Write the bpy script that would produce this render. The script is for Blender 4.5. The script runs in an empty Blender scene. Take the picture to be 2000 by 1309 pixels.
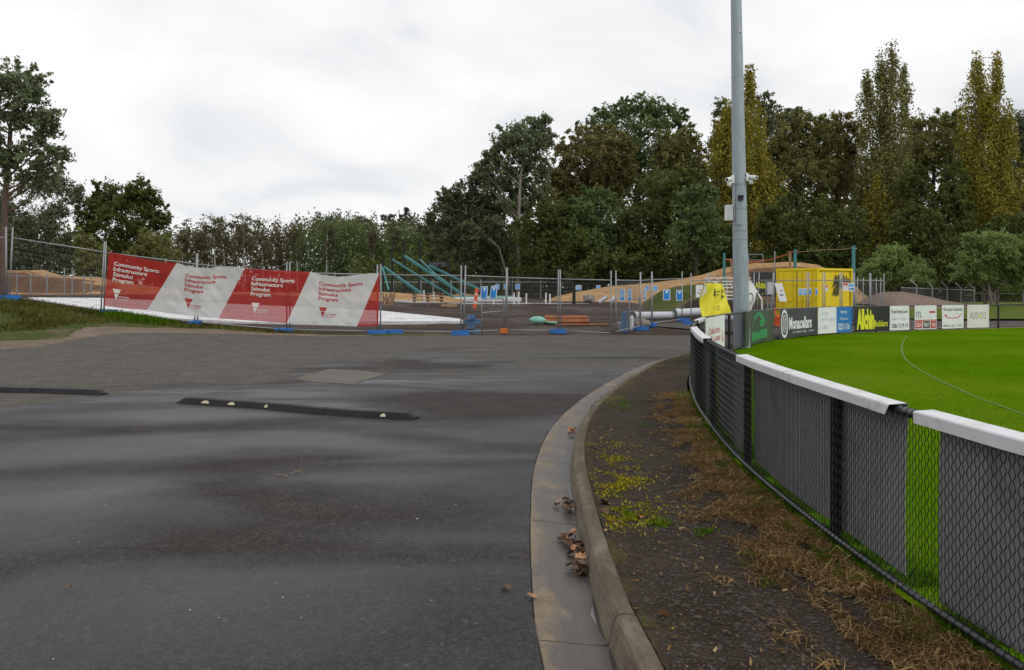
import bpy, math, random
import numpy as np
from mathutils import Vector, Matrix, noise as mnoise
R = math.radians
scene = bpy.context.scene
col = scene.collection
rnd = random.Random(7)

# ------------------------------------------------------------------ camera
HC, FP, HY = 1.65, 1750.0, 560.0          # eye height, focal length and horizon in photo pixels
cam = bpy.data.cameras.new('camera')
camo = bpy.data.objects.new('camera', cam); col.objects.link(camo)
cam.sensor_width = 36.0
cam.lens = 36.0*FP/2000.0
cam.shift_y = -(654.5-HY)/2000.0
cam.clip_start = 0.05; cam.clip_end = 3000
camo.location = (0, 0, HC); camo.rotation_euler = (R(90), 0, 0)
scene.camera = camo

# ------------------------------------------------------------------ sky, sun, exposure
SUN_EL, SUN_AZ = R(50), R(128)            # azimuth clockwise from +Y: high on the right, a little behind the camera
world = bpy.data.worlds.new('World'); scene.world = world
world.use_nodes = True
wt = world.node_tree; wt.nodes.clear()
def wn(t, **k):
    n = wt.nodes.new(t)
    for a, v in k.items(): setattr(n, a, v)
    return n
wl = wt.links.new
w_out = wn('ShaderNodeOutputWorld')
sky = wn('ShaderNodeTexSky', sky_type='NISHITA', sun_disc=False, sun_elevation=SUN_EL, sun_rotation=SUN_AZ)
bg_sky = wn('ShaderNodeBackground'); bg_sky.inputs['Strength'].default_value = 0.1
wl(sky.outputs[0], bg_sky.inputs['Color'])
tc = wn('ShaderNodeTexCoord')
sep = wn('ShaderNodeSeparateXYZ'); wl(tc.outputs['Generated'], sep.inputs[0])
zz = wn('ShaderNodeMath', operation='MAXIMUM'); wl(sep.outputs[2], zz.inputs[0]); zz.inputs[1].default_value = 0.0
za = wn('ShaderNodeMath', operation='ADD'); wl(zz.outputs[0], za.inputs[0]); za.inputs[1].default_value = 0.42
dx = wn('ShaderNodeMath', operation='DIVIDE'); wl(sep.outputs[0], dx.inputs[0]); wl(za.outputs[0], dx.inputs[1])
dy = wn('ShaderNodeMath', operation='DIVIDE'); wl(sep.outputs[1], dy.inputs[0]); wl(za.outputs[0], dy.inputs[1])
cmb = wn('ShaderNodeCombineXYZ'); wl(dx.outputs[0], cmb.inputs[0]); wl(dy.outputs[0], cmb.inputs[1])
n1 = wn('ShaderNodeTexNoise'); n1.inputs['Scale'].default_value = 2.5; n1.inputs['Detail'].default_value = 7
n1.inputs['Roughness'].default_value = 0.52; n1.inputs['Distortion'].default_value = 0.5
wl(cmb.outputs[0], n1.inputs['Vector'])
cr = wn('ShaderNodeValToRGB')
cr.color_ramp.elements[0].position = 0.30; cr.color_ramp.elements[0].color = (0.71, 0.74, 0.78, 1)
cr.color_ramp.elements[1].position = 0.62; cr.color_ramp.elements[1].color = (1.0, 1.0, 1.0, 1)
e = cr.color_ramp.elements.new(0.46); e.color = (0.90, 0.905, 0.912, 1)
wl(n1.outputs[0], cr.inputs[0])
bg_cl = wn('ShaderNodeBackground'); bg_cl.inputs['Strength'].default_value = 1.04
wl(cr.outputs[0], bg_cl.inputs['Color'])
mx = wn('ShaderNodeMixShader'); mx.inputs[0].default_value = 0.95
wl(bg_sky.outputs[0], mx.inputs[1]); wl(bg_cl.outputs[0], mx.inputs[2]); wl(mx.outputs[0], w_out.inputs['Surface'])

sun = bpy.data.lights.new('sun', 'SUN'); sun.energy = 1.1; sun.angle = R(22); sun.color = (1, 0.97, 0.92)
suno = bpy.data.objects.new('sun', sun); col.objects.link(suno)
sd = Vector((math.sin(SUN_AZ)*math.cos(SUN_EL), math.cos(SUN_AZ)*math.cos(SUN_EL), math.sin(SUN_EL)))
suno.rotation_euler = sd.to_track_quat('Z', 'Y').to_euler(); suno.location = (0, 0, 60)
vs = scene.view_settings
vs.view_transform = 'Standard'; vs.look = 'None'; vs.exposure = 0.0; vs.gamma = 1.0; vs.use_curve_mapping = False
scene.render.engine = 'CYCLES'
scene.cycles.transparent_max_bounces = 16

# ------------------------------------------------------------------ helpers
def ss(a, b, x):
    t = (x-a)/(b-a); t = 0.0 if t < 0 else 1.0 if t > 1 else t
    return t*t*(3-2*t)
def at(px, py, Y): return Vector(((px-1000)/FP*Y, Y, HC-(py-HY)/FP*Y))
def X_(px, Y): return (px-1000)/FP*Y
def Z_(py, Y): return HC-(py-HY)/FP*Y

def hgt(x, y):
    """height of the open ground"""
    t = max(0.0, min(1.03, (-6-x)/11.0))
    z = 1.25*t**1.5*ss(19.5, 30, y)*(1-0.55*ss(30.6, 34, y))
    z += 0.55*ss(33, 60, y)*(1-0.75*ss(7, 13, x))
    z -= 0.2*ss(-4, 6, x)*ss(18, 32, y)*(1-ss(42, 58, y))
    return z

def obj_of(name, mesh, parent=None, loc=None):
    o = bpy.data.objects.new(name, mesh); col.objects.link(o)
    if parent is not None: o.parent = parent
    if loc is not None: o.location = loc
    return o
def tag(o, label=None, cat=None, group=None, kind=None):
    if label: o['label'] = label
    if cat: o['category'] = cat
    if group: o['group'] = group
    if kind: o['kind'] = kind
    return o
def thing(name, label, cat, loc=(0, 0, 0), group=None, rz=0.0):
    o = bpy.data.objects.new(name, None); col.objects.link(o); o.empty_display_size = 0.2
    o.location = loc; o.rotation_euler = (0, 0, rz)
    return tag(o, label, cat, group)
def org(o):
    """world origin of the thing a part belongs to (parts sit at their thing's origin)"""
    v = Vector((0, 0, 0))
    while o is not None: v = v+Vector(o.location); o = o.parent
    return v

class MB:
    """collects shapes in world space and links them as ONE mesh object"""
    def __init__(s): s.v = []; s.f = []; s.m = []; s.mi = 0; s.marks = []
    def mark(s): s.marks.append((len(s.v), len(s.f)))
    def split(s):
        """one MB for each marked piece"""
        if len(s.marks) < 2: return [s]
        cut = [(0, 0)]+s.marks[1:]+[(len(s.v), len(s.f))]; out = []
        for (v0, f0), (v1, f1) in zip(cut, cut[1:]):
            q = MB(); q.v = s.v[v0:v1]; q.f = [tuple(i-v0 for i in f) for f in s.f[f0:f1]]; q.m = s.m[f0:f1]; out.append(q)
        return out
    def poly(s, pts):
        n = len(s.v); s.v.extend([tuple(p) for p in pts]); s.f.append(tuple(range(n, n+len(pts)))); s.m.append(s.mi); return s
    def add(s, vs, fs):
        n = len(s.v); s.v.extend([tuple(p) for p in vs])
        for f in fs: s.f.append(tuple(i+n for i in f)); s.m.append(s.mi)
        return s
    def box(s, c, size, rz=0.0, M=None, taper=1.0):
        hx, hy, hz = size[0]/2, size[1]/2, size[2]/2
        if M is None: M = Matrix.Rotation(rz, 3, 'Z')
        c = Vector(c); vs = []
        for sz in (-1, 1):
            k = taper if sz > 0 else 1.0
            for sx, sy in ((-1, -1), (1, -1), (1, 1), (-1, 1)): vs.append(c+M@Vector((sx*hx*k, sy*hy*k, sz*hz)))
        return s.add(vs, [(3, 2, 1, 0), (4, 5, 6, 7), (0, 1, 5, 4), (1, 2, 6, 5), (2, 3, 7, 6), (3, 0, 4, 7)])
    def bar(s, a, b, w, h=None, up=(0, 0, 1)):
        a, b = Vector(a), Vector(b); h = h or w
        d = (b-a); L = d.length
        if L < 1e-6: return s
        d.normalize(); up = Vector(up)
        if abs(d.dot(up)) > 0.98: up = Vector((0, 1, 0))
        x = d.cross(up).normalized(); y = x.cross(d).normalized()
        M = Matrix((x, d, y)).transposed()
        return s.box((a+b)/2, (w, L, h), M=M)
    def tube(s, pts, r, n=8, caps=True):
        pts = [Vector(p) for p in pts]; k = len(pts)
        rs = r if isinstance(r, (list, tuple)) else [r]*k
        base = len(s.v); prev = None
        for i, p in enumerate(pts):
            d = (pts[min(i+1, k-1)]-pts[max(i-1, 0)]).normalized()
            if prev is None:
                up = Vector((0, 0, 1)) if abs(d.z) < 0.9 else Vector((1, 0, 0))
                x = d.cross(up).normalized()
            else:
                x = (prev-d*prev.dot(d))
                x = x.normalized() if x.length > 1e-6 else d.orthogonal().normalized()
            prev = x; y = d.cross(x)
            for j in range(n):
                a = 2*math.pi*j/n
                s.v.append(tuple(p+(x*math.cos(a)+y*math.sin(a))*rs[i]))
        for i in range(k-1):
            for j in range(n):
                a = base+i*n+j; b = base+i*n+(j+1) % n
                s.f.append((a, b, b+n, a+n)); s.m.append(s.mi)
        if caps and n > 2:
            s.f.append(tuple(base+j for j in reversed(range(n)))); s.m.append(s.mi)
            s.f.append(tuple(base+(k-1)*n+j for j in range(n))); s.m.append(s.mi)
        return s
    def lathe(s, c, prof, n=12):
        c = Vector(c); base = len(s.v)
        for r, z in prof:
            for j in range(n):
                a = 2*math.pi*j/n; s.v.append((c.x+r*math.cos(a), c.y+r*math.sin(a), c.z+z))
        for i in range(len(prof)-1):
            for j in range(n):
                a = base+i*n+j; b = base+i*n+(j+1) % n
                s.f.append((a, b, b+n, a+n)); s.m.append(s.mi)
        s.f.append(tuple(base+j for j in reversed(range(n)))); s.m.append(s.mi)
        s.f.append(tuple(base+(len(prof)-1)*n+j for j in range(n))); s.m.append(s.mi)
        return s
    def grid(s, fn, us, vs):
        base = len(s.v); nv = len(vs)
        for u in us:
            for v in vs: s.v.append(tuple(fn(u, v)))
        for i in range(len(us)-1):
            for j in range(nv-1):
                a = base+i*nv+j; s.f.append((a, a+nv, a+nv+1, a+1)); s.m.append(s.mi)
        return s
    def build(s, name, mats, parent=None, loc=None, smooth=False):
        o0 = org(parent) if parent is not None else Vector(loc or (0, 0, 0))
        me = bpy.data.meshes.new(name)
        me.from_pydata([(v[0]-o0.x, v[1]-o0.y, v[2]-o0.z) for v in s.v], [], s.f)
        if not isinstance(mats, (list, tuple)): mats = [mats]
        for m in mats: me.materials.append(m)
        if len(mats) > 1: me.polygons.foreach_set('material_index', s.m)
        if smooth: me.polygons.foreach_set('use_smooth', [True]*len(me.polygons))
        me.update()
        return obj_of(name, me, parent, None if parent is not None else (loc or (0, 0, 0)))

def lin(a, b, n): return [a+(b-a)*i/(n-1) for i in range(n)]

class Path:
    """smooth curve through plan points, by arc length; n(s) points to the right of travel"""
    def __init__(s, pts, sub=16):
        P = [Vector((p[0], p[1], 0)) for p in pts]; out = []
        for i in range(len(P)-1):
            p0 = P[max(i-1, 0)]; p1 = P[i]; p2 = P[i+1]; p3 = P[min(i+2, len(P)-1)]
            for k in range(sub):
                t = k/sub
                out.append(0.5*((2*p1)+(p2-p0)*t+(2*p0-5*p1+4*p2-p3)*t*t+(3*p1-p0-3*p2+p3)*t**3))
        out.append(P[-1]); s.p = out; s.d = [0.0]
        for i in range(1, len(out)): s.d.append(s.d[-1]+(out[i]-out[i-1]).length)
        s.L = s.d[-1]
        s.da = np.array(s.d); s.xa = np.array([q.x for q in out]); s.ya = np.array([q.y for q in out])
    def at(s, q): return Vector((float(np.interp(q, s.da, s.xa)), float(np.interp(q, s.da, s.ya)), 0))
    def t(s, q):
        a = s.at(max(0, q-0.12)); b = s.at(min(s.L, q+0.12)); return (b-a).normalized()
    def n(s, q):
        t = s.t(q); return Vector((t.y, -t.x, 0))
    def off(s, q, o): return s.at(q)+s.n(q)*o

# ------------------------------------------------------------------ materials
def nodes_of(name):
    m = bpy.data.materials.new(name); m.use_nodes = True
    return m, m.node_tree, m.node_tree.nodes['Principled BSDF']
def mk(nt, t, **k):
    n = nt.nodes.new(t)
    for a, v in k.items(): setattr(n, a, v)
    return n
def ramp(nt, src, stops):
    r = mk(nt, 'ShaderNodeValToRGB'); els = r.color_ramp.elements
    while len(els) < len(stops): els.new(0.5)
    for e_, (p, c) in zip(els, stops):
        e_.position = p; e_.color = (c, c, c, 1) if isinstance(c, (int, float)) else (c[0], c[1], c[2], 1)
    nt.links.new(src, r.inputs[0]); return r.outputs[0]
def noise(nt, vec, scale, detail=4, rough=0.55, dist=0.0, mapscale=None):
    if mapscale:
        mp = mk(nt, 'ShaderNodeMapping'); mp.inputs['Scale'].default_value = mapscale
        nt.links.new(vec, mp.inputs['Vector']); vec = mp.outputs[0]
    n = mk(nt, 'ShaderNodeTexNoise'); n.inputs['Scale'].default_value = scale; n.inputs['Detail'].default_value = detail
    n.inputs['Roughness'].default_value = rough; n.inputs['Distortion'].default_value = dist
    nt.links.new(vec, n.inputs['Vector']); return n.outputs[0]
def mixc(nt, fac, a, b, mode='MIX'):
    m = mk(nt, 'ShaderNodeMix', data_type='RGBA', blend_type=mode)
    for sock, v in ((m.inputs[0], fac), (m.inputs[6], a), (m.inputs[7], b)):
        if hasattr(v, 'is_output') : nt.links.new(v, sock)
        elif isinstance(v, (int, float)): sock.default_value = v
        else: sock.default_value = (v[0], v[1], v[2], 1)
    return m.outputs[2]
def bump(nt, bs, h, strength=0.3, dist=0.01):
    b = mk(nt, 'ShaderNodeBump'); b.inputs['Strength'].default_value = strength; b.inputs['Distance'].default_value = dist
    nt.links.new(h, b.inputs['Height']); nt.links.new(b.outputs[0], bs.inputs['Normal']); return b
def coords(nt): return mk(nt, 'ShaderNodeTexCoord').outputs['Object']

def plain(name, c, rough=0.6, metal=0.0, var=0.25, scale=3.0, bmp=0.0, bscale=60, spec=0.5, dirt=None):
    m, nt, bs = nodes_of(name); v = coords(nt)
    n = noise(nt, v, scale, 5, 0.6)
    lo = tuple(x*(1-var) for x in c); hi = tuple(min(1, x*(1+var)) for x in c)
    cc = ramp(nt, n, [(0.3, lo), (0.7, hi)])
    if dirt:
        cc = mixc(nt, ramp(nt, noise(nt, v, scale*2.3, 6, 0.65), [(0.52, 0.0), (0.72, 0.75)]), cc, dirt)
    nt.links.new(cc, bs.inputs['Base Color'])
    nt.links.new(ramp(nt, n, [(0.3, max(0, rough-0.08)), (0.7, min(1, rough+0.08))]), bs.inputs['Roughness'])
    bs.inputs['Metallic'].default_value = metal
    bs.inputs['Specular IOR Level'].default_value = spec
    if bmp: bump(nt, bs, noise(nt, v, bscale, 4), bmp, 0.01)
    return m

def foliage(name, dark, light, trans=0.33, spec=0.14):
    m, nt, bs = nodes_of(name)
    a = mk(nt, 'ShaderNodeAttribute', attribute_name='tone').outputs['Fac']
    c = ramp(nt, a, [(0.0, dark), (1.0, light)])
    nt.links.new(c, bs.inputs['Base Color']); bs.inputs['Roughness'].default_value = 0.55
    bs.inputs['Specular IOR Level'].default_value = spec
    tr = mk(nt, 'ShaderNodeBsdfTranslucent'); nt.links.new(c, tr.inputs['Color'])
    mxs = mk(nt, 'ShaderNodeMixShader'); mxs.inputs[0].default_value = trans
    nt.links.new(bs.outputs[0], mxs.inputs[1]); nt.links.new(tr.outputs[0], mxs.inputs[2])
    nt.links.new(mxs.outputs[0], nt.nodes['Material Output'].inputs['Surface'])
    return m

def asphalt_mat():
    m, nt, bs = nodes_of('wet_asphalt'); v = coords(nt)
    def madd(p, k, b):
        q = mk(nt, 'ShaderNodeMath', operation='MULTIPLY_ADD'); nt.links.new(p, q.inputs[0]); q.inputs[1].default_value = k
        if hasattr(b, 'is_output'): nt.links.new(b, q.inputs[2])
        else: q.inputs[2].default_value = b
        return q.outputs[0]
    # long shallow wet hollows lying across the road, between patches that have drained
    big = noise(nt, v, 1.0, 2, 0.45, 0.9, (0.20, 0.44, 1))
    mid = noise(nt, v, 1.0, 6, 0.62, 0.5, (0.8, 1.2, 1))
    q = madd(mid, 0.26, big)
    wet = ramp(nt, q, [(0.49, 0.0), (0.74, 1.0)])
    film = ramp(nt, q, [(0.76, 0.0), (0.94, 1.0)])
    # the far left of the yard has dried out
    sp = mk(nt, 'ShaderNodeSeparateXYZ'); nt.links.new(v, sp.inputs[0])
    g = madd(sp.outputs[1], 0.040, -1.20)
    g = madd(sp.outputs[0], -0.105, g)
    edge = noise(nt, v, 1.0, 7, 0.62, 0.6, (0.22, 0.6, 1))
    g = madd(edge, 1.15, g)
    dry = ramp(nt, g, [(0.50, 0.0), (0.60, 1.0)])
    d2 = madd(sp.outputs[1], 0.020, -0.26); d2 = madd(noise(nt, v, 1.0, 6, 0.6, 0.6, (0.26, 0.42, 1)), 1.0, d2)
    mxn = mk(nt, 'ShaderNodeMath', operation='MAXIMUM'); nt.links.new(dry, mxn.inputs[0]); nt.links.new(ramp(nt, d2, [(0.58, 0.0), (0.68, 0.75)]), mxn.inputs[1]); dry = mxn.outputs[0]
    grain = noise(nt, v, 210, 3, 0.7); fine = noise(nt, v, 60, 4, 0.7); mott = noise(nt, v, 1.7, 8, 0.68, 0.4)
    base = ramp(nt, mott, [(0.28, (0.034, 0.029, 0.026)), (0.5, (0.046, 0.040, 0.037)), (0.72, (0.062, 0.054, 0.049))])
    base = mixc(nt, wet, base, (0.030, 0.029, 0.036))  # wet asphalt darker, with the sky's bluish violet sheen put into its colour
    base = mixc(nt, dry, base, ramp(nt, mott, [(0.3, (0.085, 0.078, 0.069)), (0.7, (0.135, 0.124, 0.108))]))
    # stones of the surfacing
    vo = mk(nt, 'ShaderNodeTexVoronoi'); vo.inputs['Scale'].default_value = 130; nt.links.new(v, vo.inputs['Vector'])
    base = mixc(nt, 0.9, base, ramp(nt, vo.outputs['Color'], [(0.15, 0.55), (0.6, 1.0), (0.93, 1.3), (0.985, 3.2)]), 'MULTIPLY')
    base = mixc(nt, 0.6, base, ramp(nt, grain, [(0.32, 0.55), (0.52, 1.0), (0.72, 1.7)]), 'MULTIPLY')
    v3 = mk(nt, 'ShaderNodeTexVoronoi'); v3.inputs['Scale'].default_value = 46; nt.links.new(v, v3.inputs['Vector'])
    base = mixc(nt, 0.75, base, ramp(nt, v3.outputs['Color'], [(0.15, 0.50), (0.55, 1.0), (0.9, 1.5), (0.97, 3.0)]), 'MULTIPLY')
    # fine cracks
    wv = mk(nt, 'ShaderNodeTexVoronoi', feature='DISTANCE_TO_EDGE'); wv.inputs['Scale'].default_value = 0.42
    wd = mk(nt, 'ShaderNodeVectorMath', operation='MULTIPLY_ADD'); nn = mk(nt, 'ShaderNodeTexNoise'); nn.inputs['Scale'].default_value = 1.4; nn.inputs['Detail'].default_value = 6
    nt.links.new(v, nn.inputs['Vector']); nt.links.new(nn.outputs['Color'], wd.inputs[0]); wd.inputs[1].default_value = (1.1, 1.1, 0); nt.links.new(v, wd.inputs[2]); nt.links.new(wd.outputs[0], wv.inputs['Vector'])
    crk = mixc(nt, ramp(nt, noise(nt, v, 0.35, 3), [(0.50, 0.0), (0.58, 1.0)]), (0, 0, 0), ramp(nt, wv.outputs['Distance'], [(0.0, 0.75), (0.006, 0.0)]))
    base = mixc(nt, crk, base, (0.012, 0.011, 0.010))
    nt.links.new(base, bs.inputs['Base Color'])
    r1 = mixc(nt, wet, (0.74,)*3, (0.41,)*3)
    r1 = mixc(nt, film, r1, (0.24,)*3)
    r1 = mixc(nt, dry, r1, (0.90,)*3)
    nt.links.new(r1, bs.inputs['Roughness'])
    s1 = mixc(nt, wet, (0.10,)*3, (0.38,)*3); s1 = mixc(nt, film, s1, (0.46,)*3)
    nt.links.new(mixc(nt, dry, s1, (0.12,)*3), bs.inputs['Specular IOR Level'])
    b = bump(nt, bs, madd(fine, 1.0, grain), 0.6, 0.010)
    nt.links.new(mixc(nt, film, (0.7,)*3, (0.30,)*3), b.inputs['Strength'])
    return m

def concrete_mat(name, a, b, stain=(0.05, 0.042, 0.035), wet=False, amount=(0.46, 0.66)):
    m, nt, bs = nodes_of(name); v = coords(nt)
    n = noise(nt, v, 2.2, 8, 0.66, 0.3); f = noise(nt, v, 110, 4, 0.75); md = noise(nt, v, 14, 6, 0.7)
    c = ramp(nt, n, [(0.3, a), (0.7, b)])
    st = ramp(nt, noise(nt, v, 1.0, 7, 0.65, 0.8, (2.6, 0.9, 2.0)), [(amount[0], 0.0), (amount[1], 0.9)])
    c = mixc(nt, st, c, stain)
    # lichen and grime spots
    sp = ramp(nt, md, [(0.58, 0.0), (0.70, 0.7)]); c = mixc(nt, sp, c, tuple(x*0.45 for x in a))
    lt = ramp(nt, noise(nt, v, 9, 5, 0.7), [(0.66, 0.0), (0.72, 0.65)]); c = mixc(nt, lt, c, tuple(min(1, x*1.7) for x in b))
    c = mixc(nt, 0.85, c, ramp(nt, f, [(0.3, 0.5), (0.7, 1.45)]), 'MULTIPLY')
    nt.links.new(c, bs.inputs['Base Color'])
    if wet:
        nt.links.new(mixc(nt, st, (0.75,)*3, (0.38,)*3), bs.inputs['Roughness'])
    else: bs.inputs['Roughness'].default_value = 0.88; bs.inputs['Specular IOR Level'].default_value = 0.2
    bump(nt, bs, mixc(nt, 0.5, f, md), 0.5, 0.008)
    return m

def ground_mat(name, stops, scale=0.8, grain=40, gk=(0.6, 1.5), b=0.5, bd=0.03, patch=None, spec=0.12, thatch=False):
    m, nt, bs = nodes_of(name); v = coords(nt)
    c = ramp(nt, noise(nt, v, scale, 8, 0.65, 0.4), stops)
    if patch:
        c = mixc(nt, ramp(nt, noise(nt, v, patch[0], 6, 0.65, 0.5), [(patch[1], 0.0), (patch[2], 1.0)]), c, patch[3])
    if thatch:
        ac = mk(nt, 'ShaderNodeAttribute', attribute_name='across').outputs['Fac']
        q = mk(nt, 'ShaderNodeMath', operation='MULTIPLY_ADD'); nt.links.new(ac, q.inputs[0]); q.inputs[1].default_value = 1.15; nt.links.new(noise(nt, v, 1.6, 7, 0.66, 0.5), q.inputs[2])
        c = mixc(nt, ramp(nt, q.outputs[0], [(1.18, 0.0), (1.40, 0.9)]), c, ramp(nt, noise(nt, v, 26, 5, 0.7, 1.0), [(0.3, (0.075, 0.044, 0.020)), (0.7, (0.27, 0.175, 0.080))]))
        gq = mk(nt, 'ShaderNodeMath', operation='MULTIPLY_ADD'); nt.links.new(ac, gq.inputs[0]); gq.inputs[1].default_value = -0.6; nt.links.new(noise(nt, v, 2.2, 6, 0.62, 0.3), gq.inputs[2])
        c = mixc(nt, ramp(nt, gq.outputs[0], [(0.44, 0.0), (0.56, 0.5)]), c, ramp(nt, noise(nt, v, 30, 5, 0.7), [(0.35, (0.035, 0.035, 0.010)), (0.65, (0.16, 0.135, 0.020))]))
    f = noise(nt, v, grain, 5, 0.7)
    c = mixc(nt, 1.0, c, ramp(nt, f, [(0.3, gk[0]), (0.7, gk[1])]), 'MULTIPLY')
    nt.links.new(c, bs.inputs['Base Color']); bs.inputs['Roughness'].default_value = 0.95
    bs.inputs['Specular IOR Level'].default_value = spec
    bump(nt, bs, f, b, bd)
    return m

def cast_mat(name, lo, hi, dark_brown, wetdark, gutter):
    """cast kerb concrete; 'across' runs over the profile, 'along' down the kerb (m)"""
    m, nt, bs = nodes_of(name); v = coords(nt)
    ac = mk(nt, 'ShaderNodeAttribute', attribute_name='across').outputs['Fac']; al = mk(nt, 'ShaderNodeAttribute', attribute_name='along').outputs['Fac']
    f = noise(nt, v, 120, 4, 0.75); md = noise(nt, v, 16, 6, 0.7); n = noise(nt, v, 2.6, 7, 0.66, 0.4)
    c = ramp(nt, n, [(0.3, lo), (0.7, hi)])
    cv = mk(nt, 'ShaderNodeCombineXYZ'); nt.links.new(al, cv.inputs[0]); nt.links.new(ac, cv.inputs[1])
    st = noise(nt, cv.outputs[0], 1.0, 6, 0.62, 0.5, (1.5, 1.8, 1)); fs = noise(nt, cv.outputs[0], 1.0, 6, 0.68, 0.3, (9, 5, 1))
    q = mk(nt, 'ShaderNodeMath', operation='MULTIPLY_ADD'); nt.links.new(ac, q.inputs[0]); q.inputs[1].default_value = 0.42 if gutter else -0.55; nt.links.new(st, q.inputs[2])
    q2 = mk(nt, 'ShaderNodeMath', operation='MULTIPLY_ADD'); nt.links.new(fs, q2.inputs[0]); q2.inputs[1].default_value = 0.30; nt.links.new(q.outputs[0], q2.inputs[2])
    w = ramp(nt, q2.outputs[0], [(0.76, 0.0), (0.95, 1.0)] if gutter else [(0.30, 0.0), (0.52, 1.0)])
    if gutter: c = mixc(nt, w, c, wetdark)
    else: c = mixc(nt, mixc(nt, 0.25, ramp(nt, q2.outputs[0], [(0.24, 0.9), (0.5, 0.0)]), (0, 0, 0)), c, dark_brown)  # dark brown blended in by noise and by position across the kerb profile
    c = mixc(nt, ramp(nt, md, [(0.56, 0.0), (0.70, 0.65)]), c, dark_brown)  # scattered spots of grime
    c = mixc(nt, ramp(nt, noise(nt, v, 11, 5, 0.7), [(0.65, 0.0), (0.71, 0.6)]), c, tuple(min(1, x*1.6) for x in hi))
    c = mixc(nt, 0.85, c, ramp(nt, f, [(0.3, 0.5), (0.7, 1.45)]), 'MULTIPLY')
    nt.links.new(c, bs.inputs['Base Color'])
    if gutter:
        nt.links.new(mixc(nt, w, (0.8,)*3, (0.34,)*3), bs.inputs['Roughness']); nt.links.new(mixc(nt, w, (0.15,)*3, (0.5,)*3), bs.inputs['Specular IOR Level'])
    else: bs.inputs['Roughness'].default_value = 0.9; bs.inputs['Specular IOR Level'].default_value = 0.12
    bump(nt, bs, mixc(nt, 0.5, f, md), 0.6, 0.008)
    return m

MT = {}
MT['asphalt'] = asphalt_mat()
MT['patch'] = ground_mat('patch_asphalt', [(0.3, (0.105, 0.097, 0.085)), (0.7, (0.145, 0.134, 0.117))], 1.5, 150, (0.55, 1.5), 0.4, 0.006)
MT['gutter'] = cast_mat('gutter_concrete', (0.155, 0.122, 0.088), (0.255, 0.205, 0.150), (0.075, 0.058, 0.043), (0.062, 0.052, 0.046), True)
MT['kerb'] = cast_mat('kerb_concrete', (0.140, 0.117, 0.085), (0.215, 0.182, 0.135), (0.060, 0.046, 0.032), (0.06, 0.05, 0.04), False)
MT['water'] = plain('gutter_water', (0.050, 0.043, 0.038), 0.16, 0, 0.15, 3)
MT['slab'] = concrete_mat('new_concrete', (0.62, 0.62, 0.63), (0.72, 0.72, 0.73), (0.5, 0.5, 0.51))
MT['strip'] = ground_mat(thatch=True, name='gravelly_soil', stops=[(0.3, (0.029, 0.021, 0.0145)), (0.7, (0.058, 0.044, 0.032))], scale=1.8, grain=75, gk=(0.4, 1.9), b=0.9, bd=0.02,
                         patch=(1.1, 0.56, 0.72, (0.055, 0.040, 0.026)))
MT['oval'] = ground_mat('oval_turf', [(0.3, (0.050, 0.122, 0.001)), (0.7, (0.074, 0.153, 0.002))], 0.35, 30, (0.78, 1.25), 0.4, 0.02,
                        patch=(0.22, 0.46, 0.70, (0.105, 0.160, 0.008)), spec=0.0)
MT['bankgrass'] = ground_mat('bank_turf', [(0.3, (0.035, 0.058, 0.010)), (0.7, (0.075, 0.085, 0.020))], 0.9, 16, (0.5, 1.5), 0.9, 0.05,
                             patch=(0.7, 0.52, 0.66, (0.16, 0.115, 0.075)))
MT['verge'] = ground_mat('verge_turf', [(0.3, (0.07, 0.105, 0.012)), (0.7, (0.11, 0.13, 0.02))], 0.4, 12, (0.7, 1.3), 0.6, 0.05)
MT['soil'] = ground_mat('site_soil', [(0.3, (0.030, 0.019, 0.014)), (0.48, (0.050, 0.034, 0.026)), (0.58, (0.075, 0.060, 0.052)), (0.7, (0.105, 0.085, 0.072))], 0.22, 5, (0.55, 1.5), 0.9, 0.08)
MT['ground'] = ground_mat('wild_ground', [(0.3, (0.022, 0.024, 0.010)), (0.7, (0.05, 0.045, 0.02))], 0.15, 3, (0.6, 1.4), 0.8, 0.1)
MT['gravelpile'] = ground_mat('pink_gravel', [(0.3, (0.15, 0.105, 0.085)), (0.7, (0.21, 0.16, 0.13))], 0.8, 9, (0.7, 1.35), 0.8, 0.05)
MT['dryverge'] = ground_mat('dry_earth', [(0.3, (0.12, 0.09, 0.07)), (0.7, (0.19, 0.15, 0.115))], 0.9, 30, (0.6, 1.5), 0.6, 0.02)

def mound_mat():
    m, nt, bs = nodes_of('sand_and_cut_earth'); v = coords(nt)
    g = mk(nt, 'ShaderNodeNewGeometry'); sp = mk(nt, 'ShaderNodeSeparateXYZ'); nt.links.new(g.outputs['True Normal'], sp.inputs[0])
    n = noise(nt, v, 0.9, 7, 0.65)
    q = mk(nt, 'ShaderNodeMath', operation='MULTIPLY_ADD'); nt.links.new(n, q.inputs[0]); q.inputs[1].default_value = 0.3; nt.links.new(sp.outputs[2], q.inputs[2])
    f = ramp(nt, q.outputs[0], [(0.95, 0.0), (1.07, 1.0)])
    sand = ramp(nt, n, [(0.3, (0.27, 0.150, 0.062)), (0.7, (0.42, 0.260, 0.115))])
    earth = ramp(nt, n, [(0.3, (0.085, 0.042, 0.024)), (0.7, (0.15, 0.08, 0.045))])
    c = mixc(nt, f, earth, sand)
    fg = noise(nt, v, 5, 6, 0.7)
    c = mixc(nt, 1.0, c, ramp(nt, fg, [(0.3, 0.7), (0.7, 1.3)]), 'MULTIPLY')
    nt.links.new(c, bs.inputs['Base Color']); bs.inputs['Roughness'].default_value = 0.95
    bump(nt, bs, fg, 0.8, 0.08); return m
MT['mound'] = mound_mat()

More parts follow.
